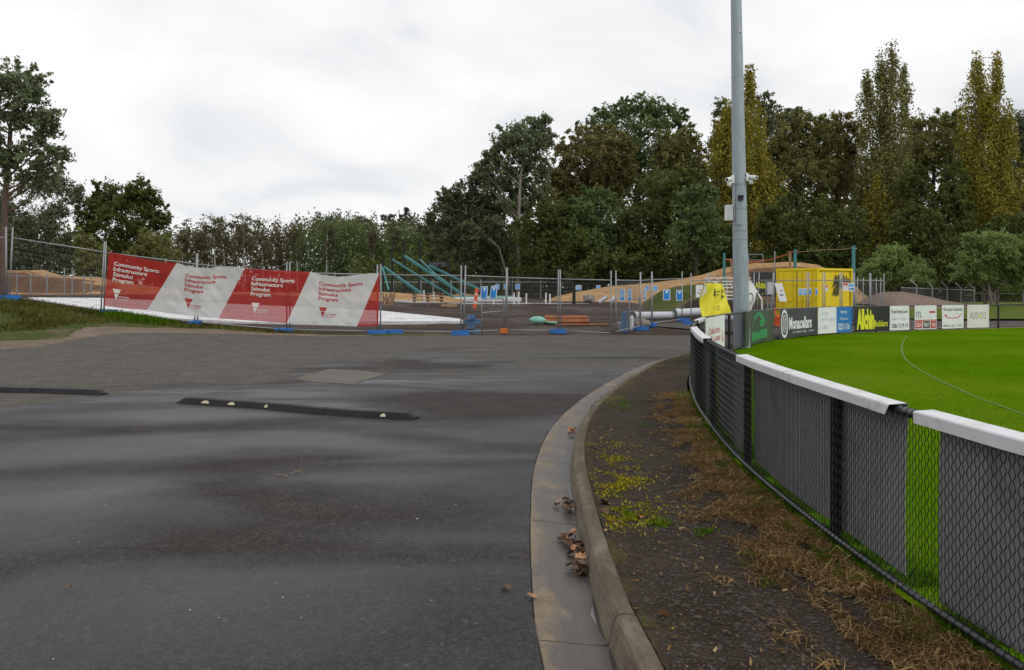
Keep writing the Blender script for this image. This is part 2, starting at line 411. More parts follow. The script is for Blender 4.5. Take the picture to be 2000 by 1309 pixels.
def galv(name, c, rough=0.5, metal=0.55):
    m, nt, bs = nodes_of(name); v = coords(nt)
    n = noise(nt, v, 5, 6, 0.65, 0.3, (3, 3, 0.5))
    cc = ramp(nt, n, [(0.25, tuple(x*0.72 for x in c)), (0.75, tuple(x*1.2 for x in c))])
    nt.links.new(cc, bs.inputs['Base Color']); bs.inputs['Metallic'].default_value = metal
    nt.links.new(ramp(nt, n, [(0.3, rough-0.1), (0.7, rough+0.15)]), bs.inputs['Roughness']); return m
MT['galv'] = galv('galvanised_pole', (0.33, 0.38, 0.42), 0.5, 0.35)
MT['galvf'] = galv('galvanised_tube', (0.30, 0.31, 0.32), 0.55, 0.4)
MT['wire'] = plain('fence_wire', (0.16, 0.165, 0.17), 0.6, 0.3, 0.1)
MT['black'] = plain('black_coated_steel', (0.010, 0.010, 0.011), 0.45, 0, 0.4, 8, spec=0.35)
MT['rail'] = plain('black_rail', (0.022, 0.023, 0.028), 0.40, 0, 0.4, 6, spec=0.5)
MT['link'] = plain('black_chain_wire', (0.009, 0.009, 0.010), 0.55, 0, 0.2, spec=0.3)
MT['cap'] = plain('white_rail_cap', (0.62, 0.62, 0.645), 0.5, 0, 0.08, 4, dirt=(0.42, 0.38, 0.32))
MT['back'] = plain('board_back', (0.20, 0.20, 0.205), 0.65, 0, 0.12, 1.5, dirt=(0.12, 0.105, 0.095), spec=0.2)
MT['white'] = plain('white_board', (0.74, 0.76, 0.75), 0.5, 0, 0.07, 3)
MT['whitepaint'] = plain('white_plastic', (0.78, 0.78, 0.78), 0.45, 0, 0.06, 3)
MT['cream'] = plain('cream_board', (0.70, 0.68, 0.62), 0.5, 0, 0.08, 3)
MT['blackboard'] = plain('black_board', (0.012, 0.012, 0.012), 0.5, 0, 0.3, 3)
MT['charcoal'] = plain('charcoal_board', (0.030, 0.031, 0.035), 0.55, 0, 0.25, 3)
MT['greenboard'] = plain('dim_green_board', (0.026, 0.045, 0.018), 0.55, 0, 0.6, 2.2)
MT['blueboard'] = plain('blue_board', (0.012, 0.17, 0.46), 0.5, 0, 0.1, 3)
MT['signblue'] = plain('sign_blue', (0.012, 0.27, 0.74), 0.45, 0, 0.1, 3)
MT['paleblue'] = plain('sign_pale_blue', (0.17, 0.46, 0.82), 0.5, 0, 0.12, 3)
MT['footblue'] = plain('blue_plastic', (0.010, 0.14, 0.47), 0.5, 0, 0.3, 6, dirt=(0.05, 0.11, 0.2))
MT['crateblue'] = plain('dull_blue_plastic', (0.05, 0.15, 0.32), 0.55, 0, 0.25, 5, dirt=(0.16, 0.18, 0.2))
MT['footorange'] = plain('orange_plastic', (0.62, 0.15, 0.015), 0.5, 0, 0.2, 6)
MT['orange'] = plain('orange_red', (0.72, 0.10, 0.02), 0.5, 0, 0.12, 4)
MT['red'] = plain('print_red', (0.50, 0.028, 0.025), 0.55, 0, 0.06, 3)
MT['pinkred'] = plain('faded_red_print', (0.62, 0.13, 0.15), 0.55, 0, 0.1, 3)
MT['yellow'] = plain('container_yellow', (0.80, 0.60, 0.010), 0.5, 0, 0.06, 1.2, spec=0.25)
MT['flagyellow'] = plain('banner_yellow', (0.78, 0.69, 0.03), 0.55, 0, 0.06, 4)
MT['textyellow'] = plain('print_yellow', (0.72, 0.74, 0.01), 0.5, 0, 0.04, 3)
MT['green'] = plain('print_green', (0.008, 0.24, 0.062), 0.5, 0, 0.1, 3)
MT['grey'] = plain('print_grey', (0.26, 0.27, 0.28), 0.55, 0, 0.08, 3)
MT['lightgrey'] = plain('pale_print', (0.50, 0.53, 0.55), 0.55, 0, 0.08, 3)
MT['darkgrey'] = plain('dark_print', (0.05, 0.055, 0.06), 0.5, 0, 0.1, 3)
MT['teal'] = plain('teal_steel', (0.050, 0.21, 0.215), 0.5, 0, 0.2, 3)
MT['mint'] = plain('mint_fabric', (0.21, 0.50, 0.40), 0.7, 0, 0.2, 4)
MT['rust'] = plain('rust_pipe', (0.26, 0.08, 0.018), 0.65, 0, 0.3, 3)
MT['pvc'] = plain('white_pipe', (0.52, 0.53, 0.58), 0.5, 0, 0.08, 2, dirt=(0.5, 0.5, 0.5))
MT['timber'] = plain('timber', (0.30, 0.19, 0.10), 0.8, 0, 0.35, 5)
MT['oldtimber'] = plain('old_timber', (0.16, 0.11, 0.07), 0.85, 0, 0.4, 5)
MT['rock'] = plain('rubble_rock', (0.21, 0.18, 0.16), 0.9, 0, 0.35, 3, bmp=0.6, bscale=12)
MT['rubber'] = plain('black_rubber', (0.013, 0.012, 0.014), 0.6, 0, 0.4, 9, spec=0.22, bmp=0.3, bscale=120)
MT['reflector'] = plain('cream_reflector', (0.50, 0.44, 0.30), 0.5, 0, 0.2, 14)
MT['line'] = plain('faint_line_paint', (0.078, 0.152, 0.009), 0.9, 0, 0.2, 9)
MT['pebble'] = plain('pebbles', (0.060, 0.050, 0.043), 0.85, 0, 0.75, 45, spec=0.2)
MT['barkpale'] = plain('pale_bark', (0.19, 0.165, 0.14), 0.85, 0, 0.4, 1.5)
MT['barkred'] = plain('reddish_bark', (0.10, 0.06, 0.045), 0.85, 0, 0.4, 1.5)
MT['barkdark'] = plain('dark_bark', (0.040, 0.032, 0.025), 0.9, 0, 0.4, 1.5)
MT['barkbirch'] = plain('birch_bark', (0.34, 0.32, 0.28), 0.85, 0, 0.45, 1.2)
MT['leafbrown'] = plain('dead_leaf', (0.105, 0.056, 0.032), 0.75, 0, 0.5, 22)
MT['leaforange'] = plain('orange_leaf', (0.34, 0.165, 0.075), 0.75, 0, 0.35, 22)
F = {}
F['gum'] = foliage('gum_leaves', (0.075, 0.099, 0.049), (0.247, 0.289, 0.148))
F['dark'] = foliage('dark_leaves', (0.048, 0.067, 0.019), (0.149, 0.183, 0.048))
F['dusk'] = foliage('grey_green_leaves', (0.066, 0.080, 0.041), (0.192, 0.217, 0.113))
F['mid'] = foliage('mid_green_leaves', (0.064, 0.102, 0.034), (0.194, 0.262, 0.098))
F['olive'] = foliage('olive_brown_leaves', (0.098, 0.094, 0.031), (0.270, 0.240, 0.086))
F['gold'] = foliage('golden_leaves', (0.125, 0.117, 0.018), (0.400, 0.344, 0.053))
F['ochre'] = foliage('ochre_green_leaves', (0.101, 0.108, 0.034), (0.294, 0.288, 0.098))
F['light'] = foliage('light_green_leaves', (0.095, 0.150, 0.036), (0.290, 0.380, 0.130))
F['birch'] = foliage('thin_autumn_leaves', (0.074, 0.069, 0.030), (0.140, 0.126, 0.058))  # leaf tones lifted and drawn together: distance haze put into the colour
F['far'] = foliage('far_leaves', (0.051, 0.067, 0.054), (0.107, 0.123, 0.098))
F['grass'] = foliage('green_blades', (0.035, 0.080, 0.003), (0.10, 0.19, 0.010), 0.25, 0.0)
F['turf'] = foliage('oval_blades', (0.048, 0.128, 0.0005), (0.076, 0.170, 0.002), 0.25, 0.0)
F['bank'] = foliage('bank_blades', (0.050, 0.050, 0.010), (0.135, 0.130, 0.030), 0.25, 0.05)
F['straw'] = foliage('straw_blades', (0.17, 0.098, 0.040), (0.50, 0.35, 0.17), 0.25, 0.05)
F['moss'] = foliage('yellow_moss', (0.12, 0.125, 0.008), (0.42, 0.34, 0.03), 0.25, 0.0)

# ================================================================== the setting
def axis(lo, hi, core_lo, core_hi, step):
    a = list(np.arange(core_lo, core_hi+1e-6, step)); q = step*2; x = core_lo
    left = []
    while x > lo: x -= q; q *= 1.5; left.append(max(x, lo))
    q = step*2; x = core_hi; right = []
    while x < hi: x += q; q *= 1.5; right.append(min(x, hi))
    return left[::-1]+a+right
def sheet(name, fn, us, vs, mat, smooth=True):
    return tag(MB().grid(fn, us, vs).build(name, mat, smooth=smooth), kind='structure')

xs = axis(-900, 900, -42, 60, 1.0); ys = axis(-120, 1500, -8, 92, 1.0)
sheet('ground', lambda x, y: (x, y, hgt(x, y)-0.10), xs, ys, MT['ground'])

# kerb and fence lines in plan, both running away from the camera and round to the right
lipP = Path([(0.62, -3.0), (0.30, 1.0), (0.135, 3.85), (0.105, 4.66), (0.131, 6.56), (0.223, 8.49), (0.489, 10.69), (1.01, 13.12), (1.83, 16.04),
             (3.0, 19.5), (4.45, 22.56), (6.3, 26.2), (8.9, 31.0), (12.0, 33.6), (17.2, 36.2), (24, 38.4), (42, 40.5)])
fenP = Path([(3.1, -3.0), (2.35, 1.0), (2.06, 3.6), (1.985, 5.42), (2.03, 7.7), (2.24, 10.0), (2.50, 12.0), (3.00, 14.8), (3.74, 17.5), (4.80, 20.2),
             (5.62, 22.0), (7.23, 25.3), (10.1, 29.4), (12.6, 31.3), (14.9, 32.6), (18.2, 34.2), (20.2, 35.0), (27, 36.6), (42, 38)])
ZS = 0.10                                   # level of the verge and the oval
def zoval(x, y): return ZS-0.05*ss(24, 31, y)

# road: from the left edge of the yard to the gutter lip
roadL = Path([(-34, -4), (-34, 12), (-26, 19.0), (-16.5, 21.6), (-12.7, 22.3), (-11.8, 25.6), (-9.6, 27.9), (-7.3, 29.2), (-4.5, 30.1), (-1.0, 31.0),
              (2.0, 33.0), (5.0, 38.0), (8.4, 43.0), (13.0, 44.5), (24, 45), (42, 47)])
def road_pt(u, v):
    a = roadL.at(u*roadL.L); b = lipP.at(lipP.L*(u**1.0))
    p = a.lerp(b, v); return p
# match both edges by distance ahead, so that the cells stay square-on
def road_cell(y, v): pass
ryl = [(q, roadL.at(q)) for q in np.linspace(0, roadL.L, 240)]
mb = MB()
ry = list(np.arange(-3.0, 34.01, 0.5))
def left_x(y):
    # leftmost road x at distance y
    pts = [(p.y, p.x) for _, p in ryl]
    return float(np.interp(y, [a for a, _ in pts], [b for _, b in pts]))
lipy = lipP.ya; lipx = lipP.xa
def lip_x(y): return float(np.interp(y, lipy, lipx))
def road_fn(y, v):
    x = left_x(y)*(1-v)+lip_x(y)*v
    return (x, y, hgt(x, y))
nu = [1-(1-t)**1.3 for t in lin(0, 1, 60)]
road = sheet('road', road_fn, ry, nu, MT['asphalt'])
# the road runs on behind the oval, outside its fence
def road2_fn(q, v):
    a = lipP.at(q); n = lipP.n(q)
    p = a-n*(v*9.5); return (p.x, p.y, hgt(p.x, p.y)-0.004)
q34 = float(np.interp(33.0, lipy, lipP.da))
tag(MB().grid(road2_fn, lin(q34, lipP.L, 40), lin(0, 1, 12)).build('road', MT['asphalt'], smooth=True), kind='structure')

# repaired patch in the asphalt
pp = [(575, 741), (640, 722), (700, 724), (757, 731), (722, 741), (692, 751), (640, 749), (600, 746)]
pw = [at(a, b, 1.65*FP/(b-HY)) for a, b in pp]
mb = MB(); mb.poly([(p.x, p.y, 0.010) for p in pw][::-1])
for i in range(len(pw)):
    a, b = pw[i], pw[(i+1) % len(pw)]
    mb.poly([(a.x, a.y, 0.010), (b.x, b.y, 0.010), (b.x*1.0, b.y, -0.01), (a.x, a.y, -0.01)])
tag(mb.build('road_patch', MT['patch']), kind='structure')

# kerb and gutter: cast sections with open joints
kg = bpy.data.objects.new('kerb_and_gutter', None); col.objects.link(kg); kg['kind'] = 'structure'
gprof = [(0.004, -0.06), (0.005, -0.004), (0.010, 0.002), (0.10, -0.006), (0.22, -0.022), (0.335, -0.030)]
kprof = [(0.335, -0.06), (0.337, -0.026), (0.348, 0.03), (0.360, 0.082), (0.370, 0.104), (0.386, 0.115), (0.42, 0.119), (0.455, 0.116), (0.466, 0.106), (0.469, -0.02)]
s0 = float(np.interp(4.17, lipy, lipP.da)); sec = 2.16
k0 = -int(s0/sec)-0
edges = [s0+sec*k for k in range(k0, 30)]
zdrop = lambda x, y: hgt(x, y)
for k in range(len(edges)-1):
    a, b = edges[k], edges[k+1]
    if a < 0.2: a = 0.2
    if b > 47: break
    gap = 0.007
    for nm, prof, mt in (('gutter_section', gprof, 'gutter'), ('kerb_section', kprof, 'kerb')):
        def fn(q, i, prof=prof):
            p = lipP.off(q, prof[int(i)][0])
            wob = 0.004*mnoise.noise(Vector((q*3.1, i*0.7, 3.3)))+0.0025*mnoise.noise(Vector((q*13, i, 1)))
            base = lipP.at(q)
            return (p.x, p.y, prof[int(i)][1]+hgt(base.x, base.y)+wob)
        n = 22 if b < 14 else 9
        jig = (a+gap, b-gap)
        m = MB(); m.grid(fn, lin(jig[0], jig[1], n), list(range(len(prof))))
        # close the two ends
        for q in jig:
            m.poly([fn(q, i) for i in range(len(prof))])
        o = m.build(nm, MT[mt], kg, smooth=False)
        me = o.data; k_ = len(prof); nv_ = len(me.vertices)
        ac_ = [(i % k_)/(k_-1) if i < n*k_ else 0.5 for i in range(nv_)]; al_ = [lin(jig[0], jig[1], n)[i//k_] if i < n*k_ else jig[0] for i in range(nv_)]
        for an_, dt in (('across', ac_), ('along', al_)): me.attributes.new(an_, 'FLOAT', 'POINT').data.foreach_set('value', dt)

# water standing in the channel
mb = MB()
for y0, y1, w in ((2.6, 4.12, 0.055), (4.22, 4.9, 0.045), (5.0, 5.5, 0.03), (6.6, 8.2, 0.04), (12.2, 14.4, 0.14), (17.2, 20.4, 0.16)):
    a, b = [float(np.interp(y, lipy, lipP.da)) for y in (y0, y1)]
    def fn(q, v):
        e = min(1, (q-a)/0.35, (b-q)/0.35); ww = w*max(0.05, e)*(0.75+0.6*mnoise.noise(Vector((q*3.0, 0, 0))))
        o = 0.331-ww*v; p = lipP.off(q, o); base = lipP.at(q)
        return (p.x, p.y, hgt(base.x, base.y)-0.0285+0.07*ww*v)
    mb.grid(fn, lin(a, b, 34), [0, 0.5, 1])
tag(mb.build('gutter_water', MT['water'], smooth=True), kind='structure')

# nature strip between kerb and fence, then under the fence
def strip_fn(y_, v):
    pass
qs_l = []
def strip_pt(t, v):
    # t: index along, matched by distance ahead
    ql, qf = t
    a = lipP.off(ql, 0.4685); b = fenP.off(qf, -0.10)
    p = a.lerp(b, v)
    z = ZS+0.018*mnoise.noise(Vector((p.x*1.3, p.y*1.3, 0)))+0.008*mnoise.noise(Vector((p.x*5, p.y*5, 4)))+0.004*mnoise.noise(Vector((p.x*19, p.y*19, 8)))
    z += (0.006*(1-ss(0, 0.08, v)))+0.012*ss(0.85, 1, v) - zshift(p.x, p.y)
    return (p.x, p.y, z)
def zshift(x, y): return 0.05*ss(24, 31, y)+0.06*ss(20, 26, y)*(1-ss(24, 30, y))
# pairs of arc lengths at matching progress
ylist = list(np.arange(-2.8, 14, 0.045))+list(np.arange(14, 31, 0.2))
pairs = []
for y in ylist: pairs.append((float(np.interp(y, lipy, lipP.da)), float(np.interp(y, fenP.ya, fenP.da))))
so_ = sheet('nature_strip', strip_pt, pairs, lin(0, 1, 44), MT['strip'])
so_.data.attributes.new('across', 'FLOAT', 'POINT').data.foreach_set('value', [k/43 for _ in pairs for k in range(44)])
# its continuation, out of the wet area: dry earth behind the far fence
def strip2(q, v):
    a = fenP.off(q, -0.10); b = fenP.off(q, -1.7); p = a.lerp(b, v)
    return (p.x, p.y, zoval(p.x, p.y)-0.012)
qa = float(np.interp(29.5, fenP.ya, fenP.da))
tag(MB().grid(strip2, lin(qa, fenP.L, 30), [0, 0.5, 1]).build('dirt_verge', MT['dryverge'], smooth=True), kind='structure')

# oval: a fan from the fence line to a far centre
C0 = Vector((46, 6, 0))
def oval_fn(q, v):
    a = fenP.off(q, -0.06); p = a.lerp(C0, v**1.7)
    return (p.x, p.y, zoval(p.x, p.y)+0.004*mnoise.noise(Vector((p.x, p.y, 0))))
sheet('oval_grass', oval_fn, lin(0, fenP.L, 170), lin(0, 1, 40), MT['oval'])
# faint boundary line on the oval
bp = [(1772, 654), (1764, 668), (1761, 683), (1767, 699), (1782, 714), (1818, 735), (1860, 755), (1905, 775), (1950, 792), (2010, 814), (2100, 845)]
bw = []
for a, b in bp:
    Y = 1.55*FP/(b-HY); bw.append((X_(a, Y), Y))
bpth = Path(bw)
mb = MB(); mb.grid(lambda q, v: Vector((0, 0, zoval(*bpth.off(q, v).xy)+0.006))+bpth.off(q, v), lin(0, bpth.L, 90), [-0.02, 0.02])
tag(mb.build('boundary_line', MT['line']), kind='structure')

# grass bank at the left, up to the temporary fence
def bank_fn(u, y):
    x0 = left_x(y)+0.15; x = -60+(x0+60)*u
    edge = 0.10*mnoise.noise(Vector((x*0.8, y*0.8, 2)))
    return (x, y, hgt(x, y)+0.045*ss(0.0, 0.04, 1-u)-0.02+0.05*ss(0, 0.06, 1-u)*mnoise.noise(Vector((x*0.6, y*0.6, 0)))+0.012*edge)
us = lin(0, 0.7, 20)+lin(0.72, 1, 50)
sheet('grass_bank', bank_fn, us, list(np.arange(19.2, 31.2, 0.3)), MT['bankgrass'])

# bare earth between the road and the grass bank
def shoulder_fn(v, y):
    x1 = left_x(y)+0.25; w = 1.5+1.7*mnoise.noise(Vector((y*0.55, 1.7, 0)))+0.7*mnoise.noise(Vector((y*1.9, 4, 0))); x = x1-max(0.25, w)*(1-v)
    e = 0.04 if 0.05 < v < 0.95 else -0.05
    return (x, y, hgt(x, y)+0.012+e*0.5+0.05*ss(0, 0.06, 0.3)*0+0.02*mnoise.noise(Vector((x, y, 0))))
sheet('dirt_shoulder', shoulder_fn, lin(0, 1, 12), list(np.arange(19.6, 30.2, 0.2)), MT['dryverge'])

# building site soil
def soil_fn(x, y): return (x, y, hgt(x, y)-0.045+0.05*ss(31, 36, y)*mnoise.noise(Vector((x*0.35, y*0.35, 0)))+0.05*mnoise.noise(Vector((x, y, 5)))*ss(32, 35, y)+0.16*ss(48, 50, y)*(1-ss(56, 59, y))*ss(-6, -2, x)*max(0, mnoise.noise(Vector((x*0.5, y*0.6, 9)))))
sheet('site_soil', soil_fn, lin(-52, 30, 150), list(np.arange(29.0, 92, 0.55)), MT['soil'])

# white slab just inside the fence
def on_ground(px, py, dz=0.0):
    lo, hi = 31.5, 90.0
    f = lambda Y: Z_(py, Y)-hgt(X_(px, Y), Y)-dz
    for _ in range(50):
        md = (lo+hi)/2
        if f(md) > 0: lo = md
        else: hi = md
    return at(px, py, lo)
sl = [on_ground(a_, b_, 0.06) for a_, b_ in ((60, 604), (200, 612), (330, 621), (480, 629), (742, 628), (905, 627), (900, 622.5), (745, 607), (420, 592), (200, 582), (55, 581))]
mb = MB(); mb.poly(sl)
for i in range(len(sl)):
    a, b = sl[i], sl[(i+1) % len(sl)]; mb.poly([a, (a.x, a.y, a.z-0.16), (b.x, b.y, b.z-0.16), b])
tag(mb.build('concrete_slab', MT['slab']), kind='structure')
# far kerb and pale path across the site
mb = MB(); mb.bar(at(748, 586, 60), at(866, 593, 60), 0.35, 0.12); mb.bar(at(875, 593, 60), at(1150, 594, 60), 0.35, 0.10)
mb.box(at(905, 585, 70), (9, 6, 0.25))
tag(mb.build('concrete_path', MT['slab']), kind='structure')

# mounds of sand and cut earth
def mound(name, mat, prof, Y, depth_front, depth_back, zb, seed, amp=0.18, nx=70):
    """prof: list of (pixel x, pixel y of the crest) at distance Y"""
    px = [p[0] for p in prof]; zz = [Z_(p[1], Y) for p in prof]
    def fn(u, w):
        x_px = px[0]+(px[-1]-px[0])*u; zt = float(np.interp(x_px, px, zz)); x = X_(x_px, Y)
        if w <= 0: y = Y+w*depth_front; k = 1-ss(0.12, 1, -w)
        else: y = Y+w*depth_back; k = 1-ss(0.25, 1, w)
        b = zb(x, y)
        nz = mnoise.noise(Vector((x*0.35, y*0.35, seed)))+0.5*mnoise.noise(Vector((x*1.1, y*1.1, seed)))
        return (x+0.3*nz*abs(w), y, b-0.15+(max(zt-b, 0)+0.15)*k+amp*nz*k*(0.25+abs(w)))
    sheet(name, fn, lin(0, 1, nx), [-1, -0.8, -0.6, -0.45, -0.3, -0.2, -0.12, 0, 0.12, 0.25, 0.4, 0.55, 0.7, 0.85, 1], MT[mat])
hb = lambda x, y: hgt(x, y)
mound('earth_mound', 'mound', [(-330, 534), (-120, 530), (30, 528), (62, 527), (95, 538), (150, 540), (175, 541), (200, 549), (300, 562), (420, 571), (560, 572), (700, 570), (745, 572), (800, 575), (862, 577), (905, 586)], 66, 2.4, 6, hb, 1)
mound('earth_mound', 'mound', [(1060, 590), (1085, 580), (1130, 570), (1200, 559), (1270, 553), (1330, 546), (1380, 536), (1405, 527), (1440, 519), (1480, 514), (1550, 513), (1590, 518), (1630, 535), (1660, 560), (1690, 588)], 74, 6, 6, hb, 2)
mound('earth_mound', 'mound', [(868, 588), (880, 576), (905, 573), (940, 577), (985, 586), (1030, 590)], 88, 5, 4, hb, 5)
mound('grassy_mound', 'bankgrass', [(1255, 598), (1280, 580), (1300, 566), (1330, 558), (1365, 556), (1400, 560), (1450, 575), (1500, 592)], 56, 4, 5, hb, 3)
mound('soil_mound', 'soil', [(1335, 604), (1350, 588), (1385, 580), (1440, 584), (1480, 590), (1530, 600)], 50, 2.5, 3, hb, 4)
mound('gravel_mound', 'gravelpile', [(1690, 594), (1715, 577), (1735, 570), (1755, 570), (1790, 576), (1830, 585), (1870, 593)], 60, 5, 4, lambda x, y: 0.28, 6, 0.08)

# grassy rise at the right, beyond the road
def verge_fn(u, w):
    Y = 46+w*26; x = 21+u*70
    return (x, Y, -0.02+0.42*ss(0, 0.6, w)*1.0+0.04*mnoise.noise(Vector((x*0.3, Y*0.3, 0))))
sheet('grass_verge', verge_fn, lin(0, 1, 60), lin(0, 1, 20), MT['verge'])

# ================================================================== printing
_txt = {}
def text_geo(body, bold=0.0, spacing=1.0):
    """flat lettering, one unit high, left end at 0; returns (verts, faces, width)"""
    key = (body, bold, spacing)
    if key in _txt: return _txt[key]
    cu = bpy.data.curves.new('lettering', 'FONT'); cu.body = body; cu.size = 1.37; cu.resolution_u = 2; cu.offset = bold; cu.space_character = spacing
    o = bpy.data.objects.new('lettering', cu); col.objects.link(o)
    dg = bpy.context.evaluated_depsgraph_get(); me = o.evaluated_get(dg).to_mesh()
    v = [tuple(p.co) for p in me.vertices]; f = [tuple(p.vertices) for p in me.polygons]
    o.evaluated_get(dg).to_mesh_clear(); bpy.data.objects.remove(o); bpy.data.curves.remove(cu)
    x0 = min(p[0] for p in v); x1 = max(p[0] for p in v)
    v = [(p[0]-x0, p[1]) for p in v]
    _txt[key] = (v, f, x1-x0); return _txt[key]

class Face:
    """a printable surface: S(u, v) in metres -> world point, N(u, v) -> outward normal"""
    def __init__(s, S, N, W, H): s.S, s.N, s.W, s.H = S, N, W, H
    def P(s, u, v, o=0.003): return s.S(u, v)+s.N(u, v)*o
    def text(s, mb, body, u, v, h, w=None, bold=0.0, off=0.004, slant=0.0, spacing=1.0):
        vs, fs, tw = text_geo(body, bold, spacing); kx = (w/tw) if w else h; mb.mark()
        mb.add([s.P(u+x*kx+slant*y*h, v+y*h, off) for x, y in vs], fs)
    def poly(s, mb, pts, off=0.003): mb.poly([s.P(a, b, off) for a, b in pts])
    def rect(s, mb, u0, v0, u1, v1, off=0.003, n=1):
        for i in range(n):
            a = u0+(u1-u0)*i/n; b = u0+(u1-u0)*(i+1)/n
            s.poly(mb, [(a, v0), (b, v0), (b, v1), (a, v1)], off)
    def ring(s, mb, u, v, ru, rv, k, off=0.004, n=24):
        for i in range(n):
            a, b = 2*math.pi*i/n, 2*math.pi*(i+1)/n
            s.poly(mb, [(u+ru*math.cos(a), v+rv*math.sin(a)), (u+ru*math.cos(b), v+rv*math.sin(b)),
                        (u+ru*k*math.cos(b), v+rv*k*math.sin(b)), (u+ru*k*math.cos(a), v+rv*k*math.sin(a))][::1], off)
    def disc(s, mb, u, v, ru, rv, off=0.0035, n=20): s.poly(mb, [(u+ru*math.cos(2*math.pi*i/n), v+rv*math.sin(2*math.pi*i/n)) for i in range(n)], off)
    def stroke(s, mb, pts, w, off=0.004):
        for (a, b), (c, d) in zip(pts, pts[1:]):
            L = math.hypot(c-a, d-b) or 1; nx, ny = -(d-b)/L*w/2, (c-a)/L*w/2
            s.poly(mb, [(a-nx, b-ny), (c-nx, d-ny), (c+nx, d+ny), (a+nx, b+ny)], off)
def scrib(s, mb, u0, v0, w, h, words, seed=0):
    """lettering too small to read in the photograph: word-like groups of strokes"""
    mb.mark(); r = random.Random(seed); x = u0; tot = sum(words)+len(words)-1; cw = w/tot
    for k, n in enumerate(words):
        for i in range(n):
            a = x+cw*0.12; b = x+cw*0.82; t = r.choice((0, 1, 2, 3)); hh = h*(1.0 if r.random() < 0.3 else 0.72)
            s.poly(mb, [(a, v0), (a+cw*0.25, v0), (a+cw*0.25, v0+hh), (a, v0+hh)], 0.004)
            if t != 1: s.poly(mb, [(a, v0+hh*0.75), (b, v0+hh*0.75), (b, v0+hh), (a, v0+hh)], 0.0043)
            if t != 0: s.poly(mb, [(a, v0), (b, v0), (b, v0+hh*0.25), (a, v0+hh*0.25)], 0.0043)
            if t == 3: s.poly(mb, [(b-cw*0.2, v0), (b, v0), (b, v0+hh), (b-cw*0.2, v0+hh)], 0.0046)
            x += cw
        x += cw
def flat_face(o, ex, ey, n, W, H):
    o, ex, ey, n = Vector(o), Vector(ex), Vector(ey), Vector(n)
    return Face(lambda u, v: o+ex*u+ey*v, lambda u, v: n, W, H)

# ================================================================== oval boundary fence
def proj(p): return 1000+FP*p.x/p.y, HY+FP*(HC-p.z)/p.y
TURN = min((q for q in np.linspace(0, fenP.L, 900) if 9 < fenP.at(q).y < 22), key=lambda q: fenP.at(q).x/fenP.at(q).y)
def find_s(px, near, off=0.0):
    lo, hi = ((float(np.interp(2.5, fenP.ya, fenP.da)), TURN) if near else (TURN, fenP.L))
    for _ in range(50):
        m = (lo+hi)/2; p = fenP.off(m, off); v = 1000+FP*p.x/p.y
        if near: lo, hi = (m, hi) if v > px else (lo, m)
        else: lo, hi = (m, hi) if v < px else (lo, m)
    return (lo+hi)/2
def ztop(q):
    p = fenP.at(q); return 1.015-0.06*ss(22, 31, p.y)
def zbase(q):
    p = fenP.at(q); return zoval(p.x, p.y)
sA = find_s(1632, True); BAY = find_s(1460, True)-sA
posts_s = [sA+BAY*k for k in range(-1, 20)]
posts_s = [q for q in posts_s if q < fenP.L-6]
fence = thing('oval_fence', 'long black pipe and chain wire fence curving round the green oval', 'fence', (2.0, 5.4, ZS))
RT, RB = 0.024, 0.0175
for q in posts_s:
    p = fenP.at(q); zt = ztop(q)
    MB().tube([(p.x, p.y, -0.12), (p.x, p.y, zt+0.004)], 0.034, 10).build('post', MT['black'], fence, smooth=False)
qsN = lin(posts_s[0]-1.4, posts_s[-1], 190)
MB().tube([fenP.at(q)+Vector((0, 0, ztop(q))) for q in qsN], RT, 10).build('top_rail', MT['rail'], fence, smooth=True)
MB().tube([fenP.off(q, -0.052)+Vector((0, 0, zbase(q)+0.05)) for q in qsN], RB, 10).build('bottom_rail', MT['rail'], fence, smooth=True)
# woven chain wire, one panel per bay; each wire a zigzag hooked round its neighbour
def chain(q0, q1, a, r):
    m = MB(); off = -0.042
    zb0 = zbase(q0)+0.045
    nr = int(round((ztop(q0)-0.0-zb0)/a)); i0 = int(q0/a)
    N = int((q1-q0)/a)
    for i in range(N):
        pts = []
        for k in range(nr+1):
            c = i+((k+i) % 2); q = q0+c*a
            zz_ = zbase(q)+0.045+(ztop(q)-zbase(q)-0.045)*k/nr
            o = off+(0.004 if (k+i) % 2 else -0.004)
            pts.append(fenP.off(q, o)+Vector((0, 0, zz_)))
        m.tube(pts, r, 3, caps=False)
    return m
bays = [posts_s[0]-1.4]+posts_s
for q0, q1 in zip(bays, bays[1:]):
    y = fenP.at((q0+q1)/2).y
    a, r = (0.0295, 0.0025) if y < 15 else (0.036, 0.0018)
    o = chain(q0, q1, a, r).build('chain_wire', MT['link'], fence); o['kind'] = 'stuff'
# wire turns round the exposed rails
m = MB()
def turns(m, q0, q1, zf, off, rad):
    q = q0
    while q < q1:
        c = fenP.off(q, off)+Vector((0, 0, zf(q))); n = fenP.n(q)
        pts = [c+n*math.cos(t)*rad+Vector((0, 0, 1))*math.sin(t)*rad for t in np.linspace(0, 2*math.pi, 11)]
        m.tube(pts, 0.0016, 3, caps=False); q += 0.059
turns(m, posts_s[0]-1.4, find_s(1400, True), lambda q: zbase(q)+0.05, -0.052, RB+0.002)
turns(m, find_s(1812, True), find_s(1750, True), lambda q: ztop(q), 0, RT+0.002)
turns(m, find_s(1450, True), find_s(1385, True), lambda q: ztop(q), 0, RT+0.002)
m.build('tie_wire', MT['link'], fence)['kind'] = 'stuff'

